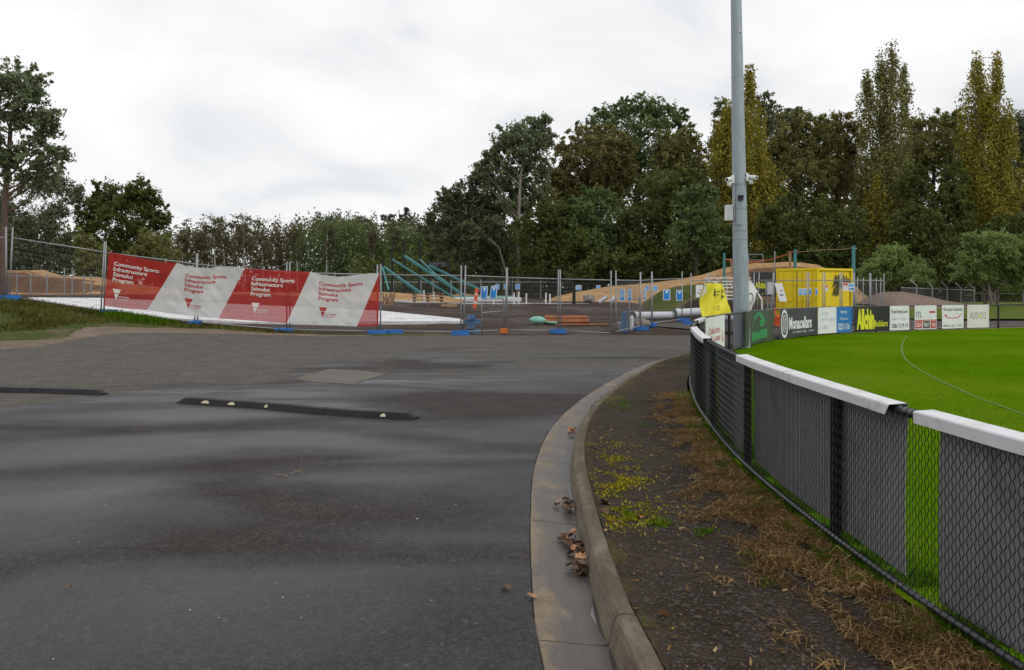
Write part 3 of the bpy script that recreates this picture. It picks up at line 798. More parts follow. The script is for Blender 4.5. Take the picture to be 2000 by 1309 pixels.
# white folded covers on the top rail
def cover(q0, q1, label, drop=0.029, tilt=0.0):
    m = MB(); prof = [(-0.056, -drop), (-0.058, 0.024), (-0.053, 0.030), (0.040, 0.036), (0.046, 0.028), (0.044, -drop*0.8), (0.040, -drop*0.8), (0.041, 0.027), (-0.054, 0.027), (-0.0525, -drop)]
    n = max(4, int((q1-q0)/0.12))
    cut = lambda i: 0.05*(prof[int(i)][1]+0.03)/0.1
    fn = lambda q, i: fenP.off(q[0]+(cut(i)*q[1]), prof[int(i) % len(prof)][0])+Vector((0, 0, ztop(q[0])+prof[int(i) % len(prof)][1]+tilt*(q[0]-q0)+0.004*mnoise.noise(Vector((q[0]*2, i*0.2, 0)))))
    cut = lambda i: -0.05*(prof[int(i) % len(prof)][1]/drop if prof[int(i) % len(prof)][1] < 0 else 0)
    us = [(q, 1.0 if k == 0 and tilt else 0.0) for k, q in enumerate(lin(q0, q1, n))]
    m.grid(fn, us, list(range(len(prof)+1)))
    o = m.build('rail_cover', MT['cap'], loc=fenP.at((q0+q1)/2)+Vector((0, 0, 1.0)))
    return tag(o, label, 'rail cover', 'white covers on the fence rail')
sc = [find_s(2120, True), find_s(1806, True)]
cover(sc[0], sc[1], 'clean white rail cover nearest the camera, running out of the frame')
q_a, q_b, q_c, q_d = find_s(1757, True), find_s(1640, True), find_s(1545, True), find_s(1450, True)
cover(q_a, q_c-0.004, 'stained white rail cover with a slanted cut end beside the bare rail', tilt=-0.0001)
cover(q_c+0.004, q_d, 'weathered white rail cover joined on beyond the stained one')
cover(find_s(1383, True), find_s(1358, True)+0.4, 'short white rail cover at the far bend of the fence')
cover(find_s(1357, False)+0.5, find_s(1374, False), 'white rail cover on the bend left of the white and pink board')

# advertising boards, fixed to the oval side of the fence
def board(name, label, q0, q1, z0, z1, mat, design=None, off=0.05, bow=0.0, group=None):
    mid = fenP.off((q0+q1)/2, off); lo = Vector((mid.x, mid.y, (z0+z1)/2))
    t = thing(name, label, 'advertising board', lo, group or 'advertising boards on the oval fence')
    n = max(3, int((q1-q0)/0.2)); W = q1-q0; H = z1-z0
    ripple = lambda q, z: 0.008*math.sin(q*3.1+z*2.0)*1.0
    def S(u, v):
        q = q0+u; z = z0+v
        k = 1.0
        b = bow*math.sin(math.pi*v/H)
        p = fenP.off(min(q, fenP.L)+b*(1 if u > W/2 else -1)*(abs(u-W/2)/(W/2))**6, off+ripple(q, z)); return Vector((p.x, p.y, z+ (ztop(q)-ztop(q0))*1.0))
    N = lambda u, v: fenP.n(q0+u)
    m = MB(); us = lin(0, W, n); vv = lin(0, H, 7)
    m.grid(lambda u, v: S(u, v), us, vv)
    m.grid(lambda u, v: S(u, v)-N(u, v)*0.005, us, vv)
    for u in (0, W):
        for a, b in zip(vv, vv[1:]): m.poly([S(u, a), S(u, b), S(u, b)-N(u, b)*0.005, S(u, a)-N(u, a)*0.005])
    for v in (0, H):
        for a, b in zip(us, us[1:]): m.poly([S(a, v), S(b, v), S(b, v)-N(b, v)*0.005, S(a, v)-N(a, v)*0.005])
    m.build('panel', MT[mat], t)
    fc = Face(S, N, W, H)
    if design: design(fc, t, W, H)
    return t
zb_, zt_ = 0.155, 0.985
# near boards: their grey backs show through the wire
fs_n = lambda px: find_s(px, True, 0.05)
board('hoarding', 'grey board back nearest the camera behind the chain wire', fs_n(2600), fs_n(1840), zb_-0.02, zt_, 'back', bow=0.012)
board('hoarding', 'grey board back on the far side of the green gap from the nearest board', fs_n(1772), fs_n(1640), zb_, zt_, 'back', bow=-0.02)
board('hoarding', 'grey board back between the first and second fence posts', fs_n(1634), fs_n(1474), zb_, zt_, 'back')
board('hoarding', 'grey board back just beyond the second post, under the bare rail', fs_n(1457), fs_n(1404), zb_, zt_, 'back')
board('hoarding', 'dark board back seen edge on at the tightest bend of the fence', fs_n(1396), fs_n(1372), zb_, zt_, 'back')

def part(mb, name, mat, t):
    for q in mb.split(): q.build(name, MT[mat], t)
def d_pink(f, t, W, H):
    m = MB(); scrib(f, m, W*0.22, H*0.60, W*0.55, H*0.16, [9], 1); scrib(f, m, W*0.22, H*0.42, W*0.55, H*0.14, [8], 2); scrib(f, m, W*0.86, H*0.35, W*0.08, H*0.4, [2], 3); part(m, 'lettering', 'pinkred', t)
    m = MB(); f.rect(m, W*0.30, H*0.02, W*0.70, H*0.2, n=2); part(m, 'green_block', 'green', t)
    m = MB(); f.rect(m, 0, 0, W*0.03, H, n=1); part(m, 'edge_strip', 'darkgrey', t)
def d_green(f, t, W, H):
    m = MB()
    f.stroke(m, [(W*0.30, H*0.50), (W*0.36, H*0.80), (W*0.52, H*0.95), (W*0.66, H*0.80), (W*0.76, H*0.62)], W*0.016)
    f.poly(m, [(W*0.36, H*0.74), (W*0.52, H*0.93), (W*0.68, H*0.74), (W*0.66, H*0.70), (W*0.52, H*0.86), (W*0.38, H*0.70)])
    f.stroke(m, [(W*0.56, H*0.66), (W*0.70, H*0.66), (W*0.70, H*0.55), (W*0.56, H*0.55)], W*0.022)
    f.stroke(m, [(W*0.50, H*0.02), (W*0.50, H*0.66)], W*0.012)
    f.rect(m, W*0.26, H*0.08, W*0.46, H*0.36); f.rect(m, W*0.54, H*0.12, W*0.80, H*0.40)
    f.rect(m, W*0.46, H*0.12, W*0.54, H*0.32)
    part(m, 'tree_print', 'green', t)
def d_mona(f, t, W, H):
    m = MB(); f.ring(m, W*0.125, H*0.5, W*0.105, H*0.49, 0.80); f.ring(m, W*0.125, H*0.5, W*0.066, H*0.30, 0.88)
    for k in (-1, 0, 1): f.rect(m, W*0.125+k*W*0.03-W*0.006, H*0.3, W*0.125+k*W*0.03+W*0.006, H*0.7)
    part(m, 'emblem', 'white', t)
    m = MB(); f.text(m, 'Monacellars', W*0.26, H*0.30, H*0.42, W*0.60, 0.05); scrib(f, m, W*0.36, H*0.14, W*0.36, H*0.075, [3, 6, 6], 4); scrib(f, m, W*0.78, H*0.15, W*0.14, H*0.06, [5], 5); part(m, 'lettering', 'white', t)
def d_faint(f, t, W, H):
    m = MB(); scrib(f, m, W*0.16, H*0.74, W*0.5, H*0.08, [7], 6); scrib(f, m, W*0.2, H*0.50, W*0.4, H*0.10, [5], 7); scrib(f, m, W*0.25, H*0.18, W*0.4, H*0.12, [4], 8); part(m, 'lettering', 'lightgrey', t)
    m = MB(); scrib(f, m, W*0.68, H*0.48, W*0.25, H*0.10, [4], 9); part(m, 'logo', 'paleblue', t)
def d_blue(f, t, W, H):
    m = MB(); f.text(m, 'temp', W*0.28, H*0.75, H*0.14, W*0.42, 0.01); scrib(f, m, W*0.22, H*0.50, W*0.55, H*0.08, [9], 10); f.text(m, '5223 1116', W*0.12, H*0.12, H*0.24, W*0.76, 0.03); part(m, 'lettering', 'white', t)
def d_allchin(f, t, W, H):
    m = MB(); f.text(m, 'Allchin', W*0.06, H*0.14, H*0.76, W*0.50, 0.075); f.text(m, 'Builders', W*0.57, H*0.18, H*0.26, W*0.38, 0.02); part(m, 'lettering', 'textyellow', t)
def d_roof(f, t, W, H):
    m = MB(); f.text(m, 'Tile and Roofing Centre', W*0.06, H*0.70, H*0.15, W*0.88, 0.01); part(m, 'lettering', 'darkgrey', t)
    m = MB(); scrib(f, m, W*0.12, H*0.42, W*0.76, H*0.09, [5, 3, 6], 11); part(m, 'faint_line', 'lightgrey', t)
    m = MB(); f.text(m, '5286 73 79 19', W*0.10, H*0.10, H*0.17, W*0.82, 0.015); part(m, 'number', 'darkgrey', t)
def d_mtl(f, t, W, H):
    m = MB(); f.text(m, 'ITL', W*0.05, H*0.50, H*0.26, W*0.28, 0.03); part(m, 'lettering', 'grey', t)
    m = MB(); f.rect(m, W*0.02, H*0.04, W*0.34, H*0.34); f.rect(m, W*0.72, H*0.04, W*0.98, H*0.34); f.rect(m, W*0.02, H*0.36, W*0.98, H*0.40, n=2); f.rect(m, W*0.66, H*0.68, W*0.94, H*0.76); part(m, 'red_blocks', 'red', t)
    m = MB(); f.rect(m, W*0.37, H*0.04, W*0.69, H*0.34); part(m, 'grey_block', 'darkgrey', t)
    m = MB(); f.text(m, 'SIGN', W*0.06, H*0.10, H*0.18, W*0.24, 0.02, 0.006); f.text(m, 'PRINT', W*0.41, H*0.10, H*0.18, W*0.24, 0.02, 0.006); f.text(m, 'WEB', W*0.76, H*0.10, H*0.18, W*0.18, 0.02, 0.006); part(m, 'white_lettering', 'white', t)
def d_wool(f, t, W, H):
    m = MB(); f.text(m, 'Warragul Insulation', W*0.05, H*0.76, H*0.14, W*0.88, 0.01); scrib(f, m, W*0.06, H*0.08, W*0.86, H*0.09, [4, 3, 3, 1, 5], 12); part(m, 'lettering', 'darkgrey', t)
    m = MB(); f.stroke(m, [(W*0.10, H*0.60), (W*0.24, H*0.46), (W*0.5, H*0.44), (W*0.76, H*0.46), (W*0.90, H*0.62)], W*0.03); f.poly(m, [(W*0.08, H*0.62), (W*0.22, H*0.58), (W*0.26, H*0.46)]); f.poly(m, [(W*0.92, H*0.64), (W*0.80, H*0.56), (W*0.74, H*0.46)]); part(m, 'swoosh', 'pinkred', t)
def d_audo(f, t, W, H):
    m = MB(); f.text(m, 'AUDO12', W*0.12, H*0.38, H*0.32, W*0.74, 0.0); part(m, 'lettering', 'grey', t)
    m = MB(); f.disc(m, W*0.56, H*0.5, W*0.035, H*0.09, 0.006); part(m, 'dot', 'textyellow', t)
G = [('white board with faded pink lettering at the bend of the fence', 1377, 1416, 'white', d_pink),
     ('dim green board with a bright green house and tree drawing', 1456, 1512, 'greenboard', d_green),
     ('charcoal board with large white lettering and a round white emblem', 1523, 1597, 'charcoal', d_mona),
     ('plain white board with faint grey writing beside the blue board', 1598, 1634, 'white', d_faint),
     ('bright blue board with white writing', 1634, 1663, 'blueboard', d_blue),
     ('black board with large yellow lettering', 1669, 1737, 'blackboard', d_allchin),
     ('white board with two dark lines of writing and a phone number beside the black board', 1738, 1776, 'white', d_roof),
     ('white board with red and grey blocks along its lower edge', 1787, 1829, 'white', d_mtl),
     ('white board with a red swoosh under its dark heading', 1840, 1882, 'white', d_wool),
     ('cream board with thin grey lettering, last before the bare fence', 1889, 1932, 'cream', d_audo)]
for lab, p0, p1, mt, ds in G:
    q0, q1 = find_s(p0, False, 0.05), find_s(p1, False, 0.05)
    board('hoarding', lab, q0, q1, zbase((q0+q1)/2)+0.05, ztop((q0+q1)/2)+0.01, mt, ds)

# ================================================================== flood-light pole
PY = 22.9; PX = X_(1449, PY)
pz = hgt(PX, PY)
pole = thing('light_pole', 'tall galvanised steel pole with cameras and a grey box, behind the oval fence', 'pole', (PX, PY, pz))
PTOP = 17.0; lean = -0.0165
def pc(z): return Vector((PX+lean*z, PY, z))
def pr(z): return 0.212-0.0083*z
zs = [-0.3, 0, 3, 6, 9, 12, PTOP]
m = MB(); m.tube([pc(z) for z in zs], [pr(z) for z in zs], 16); m.build('shaft', MT['galv'], pole, smooth=True)
m = MB(); m.lathe(pc(0)+Vector((0, 0, 0.0)), [(0.34, -0.02), (0.34, 0.03), (0.22, 0.035)], 16); m.build('base_flange', MT['galvf'], pole)
def band(z, h=0.05, e=0.006):
    mm = MB(); mm.lathe(pc(z), [(pr(z)+e, -h/2), (pr(z)+e, h/2)], 18); return mm
for py in (468, 451, 408, 361):
    band(Z_(py, PY), 0.03).build('strap', MT['galvf'], pole)
# collar seam near the foot and slip joint
band(Z_(150, PY), 0.05, 0.004).build('slip_joint', MT['galv'], pole)
# cameras on two brackets
def cctv(side, py):
    z = Z_(py, PY); c = pc(z)+Vector((side*(pr(z)+0.05), -0.06, 0))
    mm = MB(); mm.bar(pc(z)+Vector((side*(pr(z)-0.02), -0.08, 0)), c+Vector((side*0.02, -0.02, 0.0)), 0.05, 0.06); mm.box(pc(z)+Vector((side*(pr(z)+0.005), -0.07, 0)), (0.06, 0.13, 0.20))
    mt = mm.build('camera_bracket', MT['whitepaint'], pole)
    mm = MB(); q = c+Vector((side*0.04, -0.06, 0.0)); d = Vector((side*0.55, -0.75, -0.18)).normalized()
    mm.tube([q-d*0.07, q+d*0.15], [0.052, 0.052], 10); mm.tube([q+d*0.15, q+d*0.19], [0.058, 0.058], 10)
    mm.lathe(c+Vector((side*0.05, -0.05, -0.12)), [(0.045, 0.05), (0.06, 0.0), (0.05, -0.05), (0.02, -0.07)], 10)
    mm.build('camera', MT['whitepaint'], pole)
    mm = MB(); mm.tube([q+d*0.191, q+d*0.195], [0.035, 0.035], 10); mm.build('lens', MT['blackboard'], pole)
cctv(-1, 351); cctv(1, 347)
z = Z_(388, PY); m = MB(); m.box(pc(z)+Vector((-0.02, -pr(z)-0.03, 0)), (0.13, 0.07, 0.13)); m.box(pc(z)+Vector((-0.02, -pr(z)-0.075, 0.05)), (0.15, 0.04, 0.015)); m.build('sensor_box', MT['blackboard'], pole)
z = Z_(417, PY); m = MB(); m.box(pc(z)+Vector((-pr(z)-0.10, -0.03, 0)), (0.17, 0.20, 0.37)); m.box(pc(z)+Vector((-pr(z)-0.10, -0.03, 0.195)), (0.19, 0.22, 0.02))
cb = m.build('control_box', MT['whitepaint'], pole)
m = MB(); m.box(pc(z)+Vector((-pr(z)-0.10, -0.133, 0)), (0.15, 0.006, 0.34)); m.build('box_door', MT['lightgrey'], cb)
m = MB(); zt_2 = Z_(355, PY); zb2 = Z_(430, PY)
m.tube([pc(zt_2)+Vector((-pr(zt_2)+0.02, -0.12, 0)), pc(zb2)+Vector((-pr(zb2)+0.02, -0.13, 0)), pc(zb2)+Vector((-pr(zb2)-0.01, -0.13, -0.09)), pc(zb2)+Vector((-pr(zb2)+0.06, -0.18, -0.13)), pc(zb2)+Vector((0.0, -0.24, -0.12))], 0.014, 6); m.build('conduit', MT['galvf'], pole, smooth=True)
z = Z_(62, PY); m = MB(); m.box(pc(z)+Vector((0.05, -pr(z)-0.004, 0)), (0.09, 0.012, 0.10)); m.build('number_plate', MT['lightgrey'], pole)
z = Z_(590, PY); m = MB(); m.box(pc(z)+Vector((0.01, -pr(z)-0.002, 0)), (0.16, 0.014, 0.38)); m.build('hatch', MT['galv'], pole)
# flood lights at the head of the pole
m = MB(); m.bar(pc(PTOP-0.3)+Vector((-1.3, 0, 0)), pc(PTOP-0.3)+Vector((1.3, 0, 0)), 0.1, 0.1); m.build('cross_arm', MT['galvf'], pole)
for k in (-1.1, -0.4, 0.4, 1.1):
    m = MB(); m.box(pc(PTOP-0.05)+Vector((k, 0.12, 0.1)), (0.5, 0.22, 0.42), M=Matrix.Rotation(R(35), 3, 'X')); m.build('flood_light', MT['galvf'], pole)

# ================================================================== temporary site fence
FENCE = [('A', 15, 30.0), ('B', 200, 30.3), ('C', 383, 30.3), ('D', 563, 30.7), ('E', 740, 31.2), ('F', 903, 31.4), ('G', 987, 33.4), ('H', 1092, 34.2), ('I', 1196, 33.2),
         ('J', 1251, 37.5), ('K', 1273, 40.5), ('L', 1333, 43.6)]
FX = {k: Vector((X_(px, Y), Y, hgt(X_(px, Y), Y))) for k, px, Y in FENCE}
FX['Z'] = Vector((X_(-165, 29.6), 29.6, hgt(X_(-165, 29.6), 29.6)))
PGRP = 'wire mesh panels of the site fence'
def mesh_panel(label, A, B, H=2.42, RH=2.06, lean=(0, 0, 0), b0=0.10, group=PGRP, sx=0.075, sy=0.15, name='site_fence', mat='galvf', wire=True, inset=0.05, wr=0.0026):
    """two uprights, a top and a bottom rail and welded wire between them"""
    A, B = Vector(A), Vector(B); d = (B-A); L = d.length; d.normalize(); up = Vector((lean[0], lean[1], 1.0))
    t = thing(name, label, 'fence panel', (A+B)/2, group)
    a, b = A+d*inset, B-d*inset
    for p in (a, b):
        MB().tube([p+up*0.02, p+up*H], 0.026, 8).build('upright', MT[mat], t, smooth=True)
    MB().tube([a+up*RH, b+up*RH], 0.022, 8).build('top_rail', MT[mat], t, smooth=True)
    MB().tube([a+up*b0, b+up*b0], 0.020, 8).build('bottom_rail', MT[mat], t, smooth=True)
    if wire:
        wr_ = wr if A.y < 36 else 0.0012; m = MB(); n = int((b-a).length/sx)
        for i in range(1, n): q = a.lerp(b, i/n); m.tube([q+up*b0, q+up*RH], wr_, 3, caps=False)
        k = int((RH-b0)/sy)
        for i in range(1, k): z = b0+(RH-b0)*i/k; m.tube([a+up*z, b+up*z], wr_, 3, caps=False)
        m.build('wire_mesh', MT['wire'], t)['kind'] = 'stuff'
    return t
mesh_panel('mesh panel at the left edge of the picture, on the grass bank', FX['Z'], FX['A'])
mesh_panel('bare mesh panel on the grass bank just left of the banner', FX['A'], FX['B'], lean=(0.05, 0, 0))
mesh_panel('mesh panel carrying the left red end of the banner', FX['B'], FX['C'], lean=(0.03, 0, 0))
mesh_panel('mesh panel behind the second red stripe of the banner', FX['C'], FX['D'])
mesh_panel('mesh panel carrying the right white end of the banner', FX['D'], FX['E'])
mesh_panel('clear mesh panel just right of the banner', FX['E'], FX['F'], lean=(0.006, 0, 0))
mesh_panel('skewed mesh panel with two blue notices and a hoop stay', FX['F'], FX['G'], lean=(0.035, 0, 0))
mesh_panel('mesh panel in front of the rusty pipes, right of the orange foot', FX['G'], FX['H'], lean=(0.01, 0, 0))
mesh_panel('mesh panel left of the paired gate posts standing on bare asphalt', FX['H'], FX['I'])
mesh_panel('narrow receding gate panel with two pale blue notices', FX['I']+Vector((0.12, 0, 0)), FX['J'], b0=0.16)
mesh_panel('short panel edge-on between two pairs of posts by the rubble', FX['J'], FX['K'])
mesh_panel('mesh panel with two blue notices in front of the white pipes', FX['K'], FX['L'])
# panels beyond the flag and the pole
QX = {}
for k, px, Y in [('M', 1348, 42.0), ('N', 1384, 42.5), ('O', 1475, 42.0), ('P', 1508, 41.5), ('Q', 1578, 41.0), ('R', 1609, 41.3), ('S', 1643, 41.2), ('T', 1668, 41.6), ('U', 1700, 42.6), ('V', 1727, 44.2)]:
    QX[k] = Vector((X_(px, Y), Y, -0.12))
mesh_panel('far mesh panel partly behind the yellow banner', QX['M'], QX['N'])
mesh_panel('far mesh panel running behind the light pole', QX['N'], QX['O'])
mesh_panel('mesh panel with leaning posts in front of the black sign', QX['O'], QX['P'], lean=(0.06, 0, 0))
mesh_panel('mesh panel across the container doors', QX['P'], QX['Q'])
mesh_panel('narrow mesh panel at the corner of the container', QX['Q'], QX['R'])
mesh_panel('mesh panel across the lettered side of the container', QX['R'], QX['S'])
mesh_panel('narrow mesh panel at the right end of the container', QX['S'], QX['T'])
mesh_panel('first mesh panel right of the container, under the teal post', QX['T'], QX['U'])
mesh_panel('last mesh panel at the right end of the site fence', QX['U'], QX['V'])
for k, (a, b) in enumerate([((1674, 43.5), (1712, 46)), ((1684, 45.5), (1722, 45.2))]):
    A = Vector((X_(a[0], a[1]), a[1], -0.1)); B = Vector((X_(b[0], b[1]), b[1], -0.1))
    mesh_panel('spare mesh panel leaning behind the last fence panel, '+('front one' if k == 0 else 'rear one'), A, B, H=2.2, sx=0.06, group='spare mesh panels right of the container')

# plastic feet
def foot_mesh(mat):
    m = MB(); L, W, H = 0.60, 0.24, 0.15
    def ring(sx, z): return [(-L/2*sx, -W/2*sx, z), (L/2*sx, -W/2*sx, z), (L/2*sx, W/2*sx, z), (-L/2*sx, W/2*sx, z)]
    # body with a lifting recess at each end and four post sockets
    for x0, x1, z0, z1 in ((-0.30, -0.22, 0, 0.15), (-0.22, -0.12, 0, 0.11), (-0.12, 0.12, 0, 0.15), (0.12, 0.22, 0, 0.11), (0.22, 0.30, 0, 0.15)):
        m.box(((x0+x1)/2, 0, (z0+z1)/2), (x1-x0-0.001, W, z1-z0), taper=0.97)
    for x in (-0.17, 0.17):
        for y in (-0.085, 0.085): m.box((x, y, 0.128), (0.09, 0.05, 0.04))
    for x in (-0.06, 0.06): m.lathe((x, 0, 0.15), [(0.034, 0), (0.034, 0.02), (0.024, 0.02), (0.024, -0.005)], 10)
    o = m.build('fence_foot', MT[mat]); return o
foot0 = foot_mesh('footblue'); ffirst = [True]
FG = 'plastic feet under the site fence'
def foot(p, rz, label, o=None, group=FG):
    if o is None:
        if ffirst[0]: o = foot0; ffirst[0] = False
        else: o = foot0.copy(); col.objects.link(o)
    o.location = p; o.rotation_euler = (0, 0, rz)
    return tag(o, label, 'fence foot', group)
def near(k, dx=0, dy=0):
    p = FX[k] if k in FX else QX[k]; x, y = p.x+dx, p.y+dy; return Vector((x, y, hgt(x, y) if k in FX else -0.12))
foot(near('A', 0.1, -0.05), 0.15, 'blue foot on the grass bank at the left edge')
foot(near('B', 0.25, -0.05), 1.3, 'blue foot half hidden in grass under the left end of the banner')
foot(near('C', 0, -0.1), 1.45, 'blue foot seen end on under the white part of the banner')
foot(near('D', -0.1, -0.25), 0.10, 'long blue foot below the second red stripe of the banner')
foot(near('E', -0.02, -0.35), 0.35, 'blue foot under the right end of the banner')
foot(near('E', 0.55, -0.15), -0.1, 'blue foot lying flat beside the one under the right end of the banner')
foot(near('F', -0.05, -0.40), 0.12, 'blue foot in front of the stack of pale blue blocks')
orange = foot_mesh('footorange')
foot(near('G', -0.05, -0.1), 1.5, 'orange foot under the skewed fence post', orange)
foot(near('H', -0.05, -0.15), 0.05, 'blue foot in front of the rusty pipe')
foot(near('J', 0.0, -0.2), 0.1, 'blue foot at the free end of the gate panel')
foot(near('K', -0.1, -0.9), 1.2, 'small looking blue foot seen end on, right of the gate panel')
foot(near('L', 0.0, -0.15), 0.0, 'blue foot in the shade below the long white pipe')
foot(near('M', -0.15, -0.6), -0.15, 'blue foot next to the bend of the oval fence')
# stacks of spare feet
def stack(px, Y, n, label, rz, cross=False):
    x = X_(px, Y); g = 'spare feet stacked behind the fence'
    for i in range(n):
        o = foot0.copy(); col.objects.link(o); me = foot0.data.copy(); me.materials.clear(); me.materials.append(MT['crateblue']); o.data = me
        o.location = (x+0.02*(-1)**i, Y, hgt(x, Y)-0.03+0.172*i); o.rotation_euler = (0, 0, rz+(1.57 if cross and i % 2 else 0)+0.05*i)
        tag(o, label[i], 'fence foot', g)
od = ['bottom', 'second', 'third', 'fourth', 'top']
stack(921, 33.0, 4, [f'pale blue foot, {w} of the stack left of the hoop stay' for w in ('bottom one', 'second up', 'third up', 'topmost')], 0.1, True)
stack(1219, 36.5, 5, [f'pale blue foot, {w} of the stack by the rubble' for w in ('bottom one', 'second up', 'middle one', 'fourth up', 'topmost')], 1.3)

# hoop stays that brace the fence
def hoop(label, p0, p1, H, back):
    p0, p1 = Vector(p0), Vector(p1)
    t = thing('hoop_stay', label, 'fence stay', (p0+p1)/2, 'tubular stays bracing the fence')
    m = MB(); pts = [p0]; n = 6
    d = (p1-p0).normalized(); r = 0.14
    for i in range(n+1): a = math.pi/2*i/n; pts.append(p0+Vector((0, 0, H-r))+d*(r-r*math.cos(a))+Vector((0, 0, r*math.sin(a))))
    for i in range(n+1): a = math.pi/2*i/n; pts.append(p1+Vector((0, 0, H-r))-d*(r-r*math.sin(a))+Vector((0, 0, r*math.cos(a))))
    pts.append(p1); m.tube(pts, 0.022, 8); m.build('hoop', MT['galvf'], t, smooth=True)
    m = MB(); m.tube([p0+Vector((0, 0, H*0.62)), p1+Vector((0, 0, H*0.62))], 0.019, 8); m.build('cross_rail', MT['galvf'], t, smooth=True)
hoop('galvanised hoop stay behind the skewed fence panel', at(941, 655, 31.6)+Vector((0, 0, 0.0)), Vector((X_(984, 33.3), 33.3, -0.05)), 1.28, 0)
hoop('galvanised hoop stay behind the gate panel', Vector((X_(1229, 36.2), 36.2, -0.2)), Vector((X_(1249, 38.5), 38.5, -0.2)), 1.35, 0)

# ------------------------------------------------------------------ mesh banner on the fence
def banner_mat(name, c, tr=0.16):
    m, nt, bs = nodes_of(name); v = coords(nt)
    n = noise(nt, v, 1.2, 5, 0.6)
    nt.links.new(ramp(nt, n, [(0.3, tuple(x*0.9 for x in c)), (0.7, tuple(min(1, x*1.08) for x in c))]), bs.inputs['Base Color'])
    bs.inputs['Roughness'].default_value = 0.75; bs.inputs['Specular IOR Level'].default_value = 0.2
    t = mk(nt, 'ShaderNodeBsdfTransparent'); x = mk(nt, 'ShaderNodeMixShader'); x.inputs[0].default_value = tr
    nt.links.new(bs.outputs[0], x.inputs[1]); nt.links.new(t.outputs[0], x.inputs[2]); nt.links.new(x.outputs[0], nt.nodes['Material Output'].inputs['Surface'])
    return m
MT['bred'] = banner_mat('red_mesh_banner', (0.40, 0.022, 0.020), 0.22)
MT['bwhite'] = banner_mat('white_mesh_banner', (0.60, 0.60, 0.585), 0.12)
MT['bletter'] = plain('banner_white_ink', (0.70, 0.68, 0.64), 0.7, 0, 0.05)
MT['bletterred'] = plain('banner_red_ink', (0.42, 0.035, 0.035), 0.7, 0, 0.05)
# top and bottom edges (photo pixels) along the fence line
BT = [(213, 492), (240, 497), (280, 505), (318, 512), (330, 512), (347, 514), (362, 519), (385, 523), (410, 524), (425, 521), (478, 524), (520, 527), (563, 529), (606, 531), (625, 536), (660, 541), (690, 538), (720, 534), (742, 534)]
BB = [(203, 597), (240, 602), (287, 606), (330, 612), (380, 618), (427, 622), (500, 627), (560, 631), (620, 635), (660, 636), (697, 638), (739, 637)]
fpl = Path([(FX[k].x, FX[k].y) for k in 'BCDE'], 12)
def fence_Y(px):
    ks = 'ZABCDEFGHIJKL'; pts = [(1000+FP*FX[k].x/FX[k].y, FX[k].y) for k in ks]
    return float(np.interp(px, [a for a, _ in pts], [b for _, b in pts]))
def bS(u, v):
    """u 0..1 along the banner, v 0 (top) .. 1 (bottom)"""
    pt = 213+(742-213)*u; pb = 203+(739-203)*u
    yt = float(np.interp(pt, [a for a, _ in BT], [b for _, b in BT])); yb = float(np.interp(pb, [a for a, _ in BB], [b for _, b in BB]))
    px = pt+(pb-pt)*v; py = yt+(yb-yt)*v
    Y = fence_Y(px)-0.045
    wr = 0.040*mnoise.noise(Vector((u*14, v*2.4, 0)))+0.018*mnoise.noise(Vector((u*40-v*6, v*5, 3)))
    d = math.exp(-((u-0.385)/0.075)**2)*(1-v)**2; wr += 0.05*d*math.sin((u-0.385)*70+3.0*v)
    d2 = math.exp(-((u-0.85)/0.09)**2)*(1-v)**2; wr += 0.04*d2*math.sin((u-0.85)*60+2*v)
    return at(px, py, Y-0.03+wr)
ban = thing('printed_banner', 'long red and white mesh banner tied along the site fence', 'banner', FX['C'])
us_t = [0, (345-213)/529, (478-213)/529, (606-213)/529, (741-213)/529, 1.0]     # stripe edges on the top edge
us_b = [0, (287-203)/536, (427-203)/536, (560-203)/536, (697-203)/536, 1.0]
for i in range(5):
    m = MB(); n = 44
    m.grid(lambda a, v: bS((us_t[i]+(us_t[i+1]-us_t[i])*a)*(1-v)+(us_b[i]+(us_b[i+1]-us_b[i])*a)*v, v), lin(0, 1, n), lin(0, 1, 26))
    m.build('red_stripe' if i % 2 == 0 else 'white_stripe', MT['bred' if i % 2 == 0 else 'bwhite'], ban, smooth=True)
# lettering laid on the cloth: u, v are fractions of the banner, x scale set from the photo
LW = 529.0
def btext(mb, body, px, py, hpx, wpx, bold=0.02):
    """px, py: pixel offset of the base line start from the banner's top-left corner, in a sheared frame"""
    vs, fs, tw = text_geo(body, bold); mb.mark()
    out = []
    for x, y in vs:
        v = (py-y*hpx)/104.0; u = (px+x*wpx/tw)/LW
        p = bS(u+0.0*v, v); out.append(p+Vector((0, -0.008, 0)))
    mb.add(out, fs)
blocks = [(12, 16, 88, True), (151, 15, 80, False), (280, 15, 83, True), (411, 14, 85, False)]
for bx, by, w, light in blocks:
    m = MB()
    lines = [('Community Sports', 1.0), ('Infrastructure', 0.74), ('Stimulus', 0.44), ('Program', 0.46)]
    for k, (tx, f) in enumerate(lines):
        btext(m, tx, bx, by+8.0+k*10.2, 7.6, w*f, 0.03)
    part(m, 'lettering', 'bletter' if light else 'bletterred', ban)
    # state emblem: a split downward triangle with its word
    def bp_(x, y): return bS(x/LW, y/104.0)+Vector((0, -0.008, 0))
    m = MB(); x0, y0 = bx+2, by+53
    m.poly([bp_(x0, y0), bp_(x0+16, y0), bp_(x0+12.6, y0+8), bp_(x0+3.4, y0+8)][::-1])
    m.poly([bp_(x0+4.0, y0+9.5), bp_(x0+12.0, y0+9.5), bp_(x0+8, y0+21)][::-1])
    btext(m, 'VICTORIA', x0+11.5, y0+16.0, 3.6, 22, 0.02); btext(m, 'State Government', x0+12.5, y0+20, 2.0, 18)
    m.build('emblem', MT['bletter' if light else 'bletterred'], ban)
m = MB()
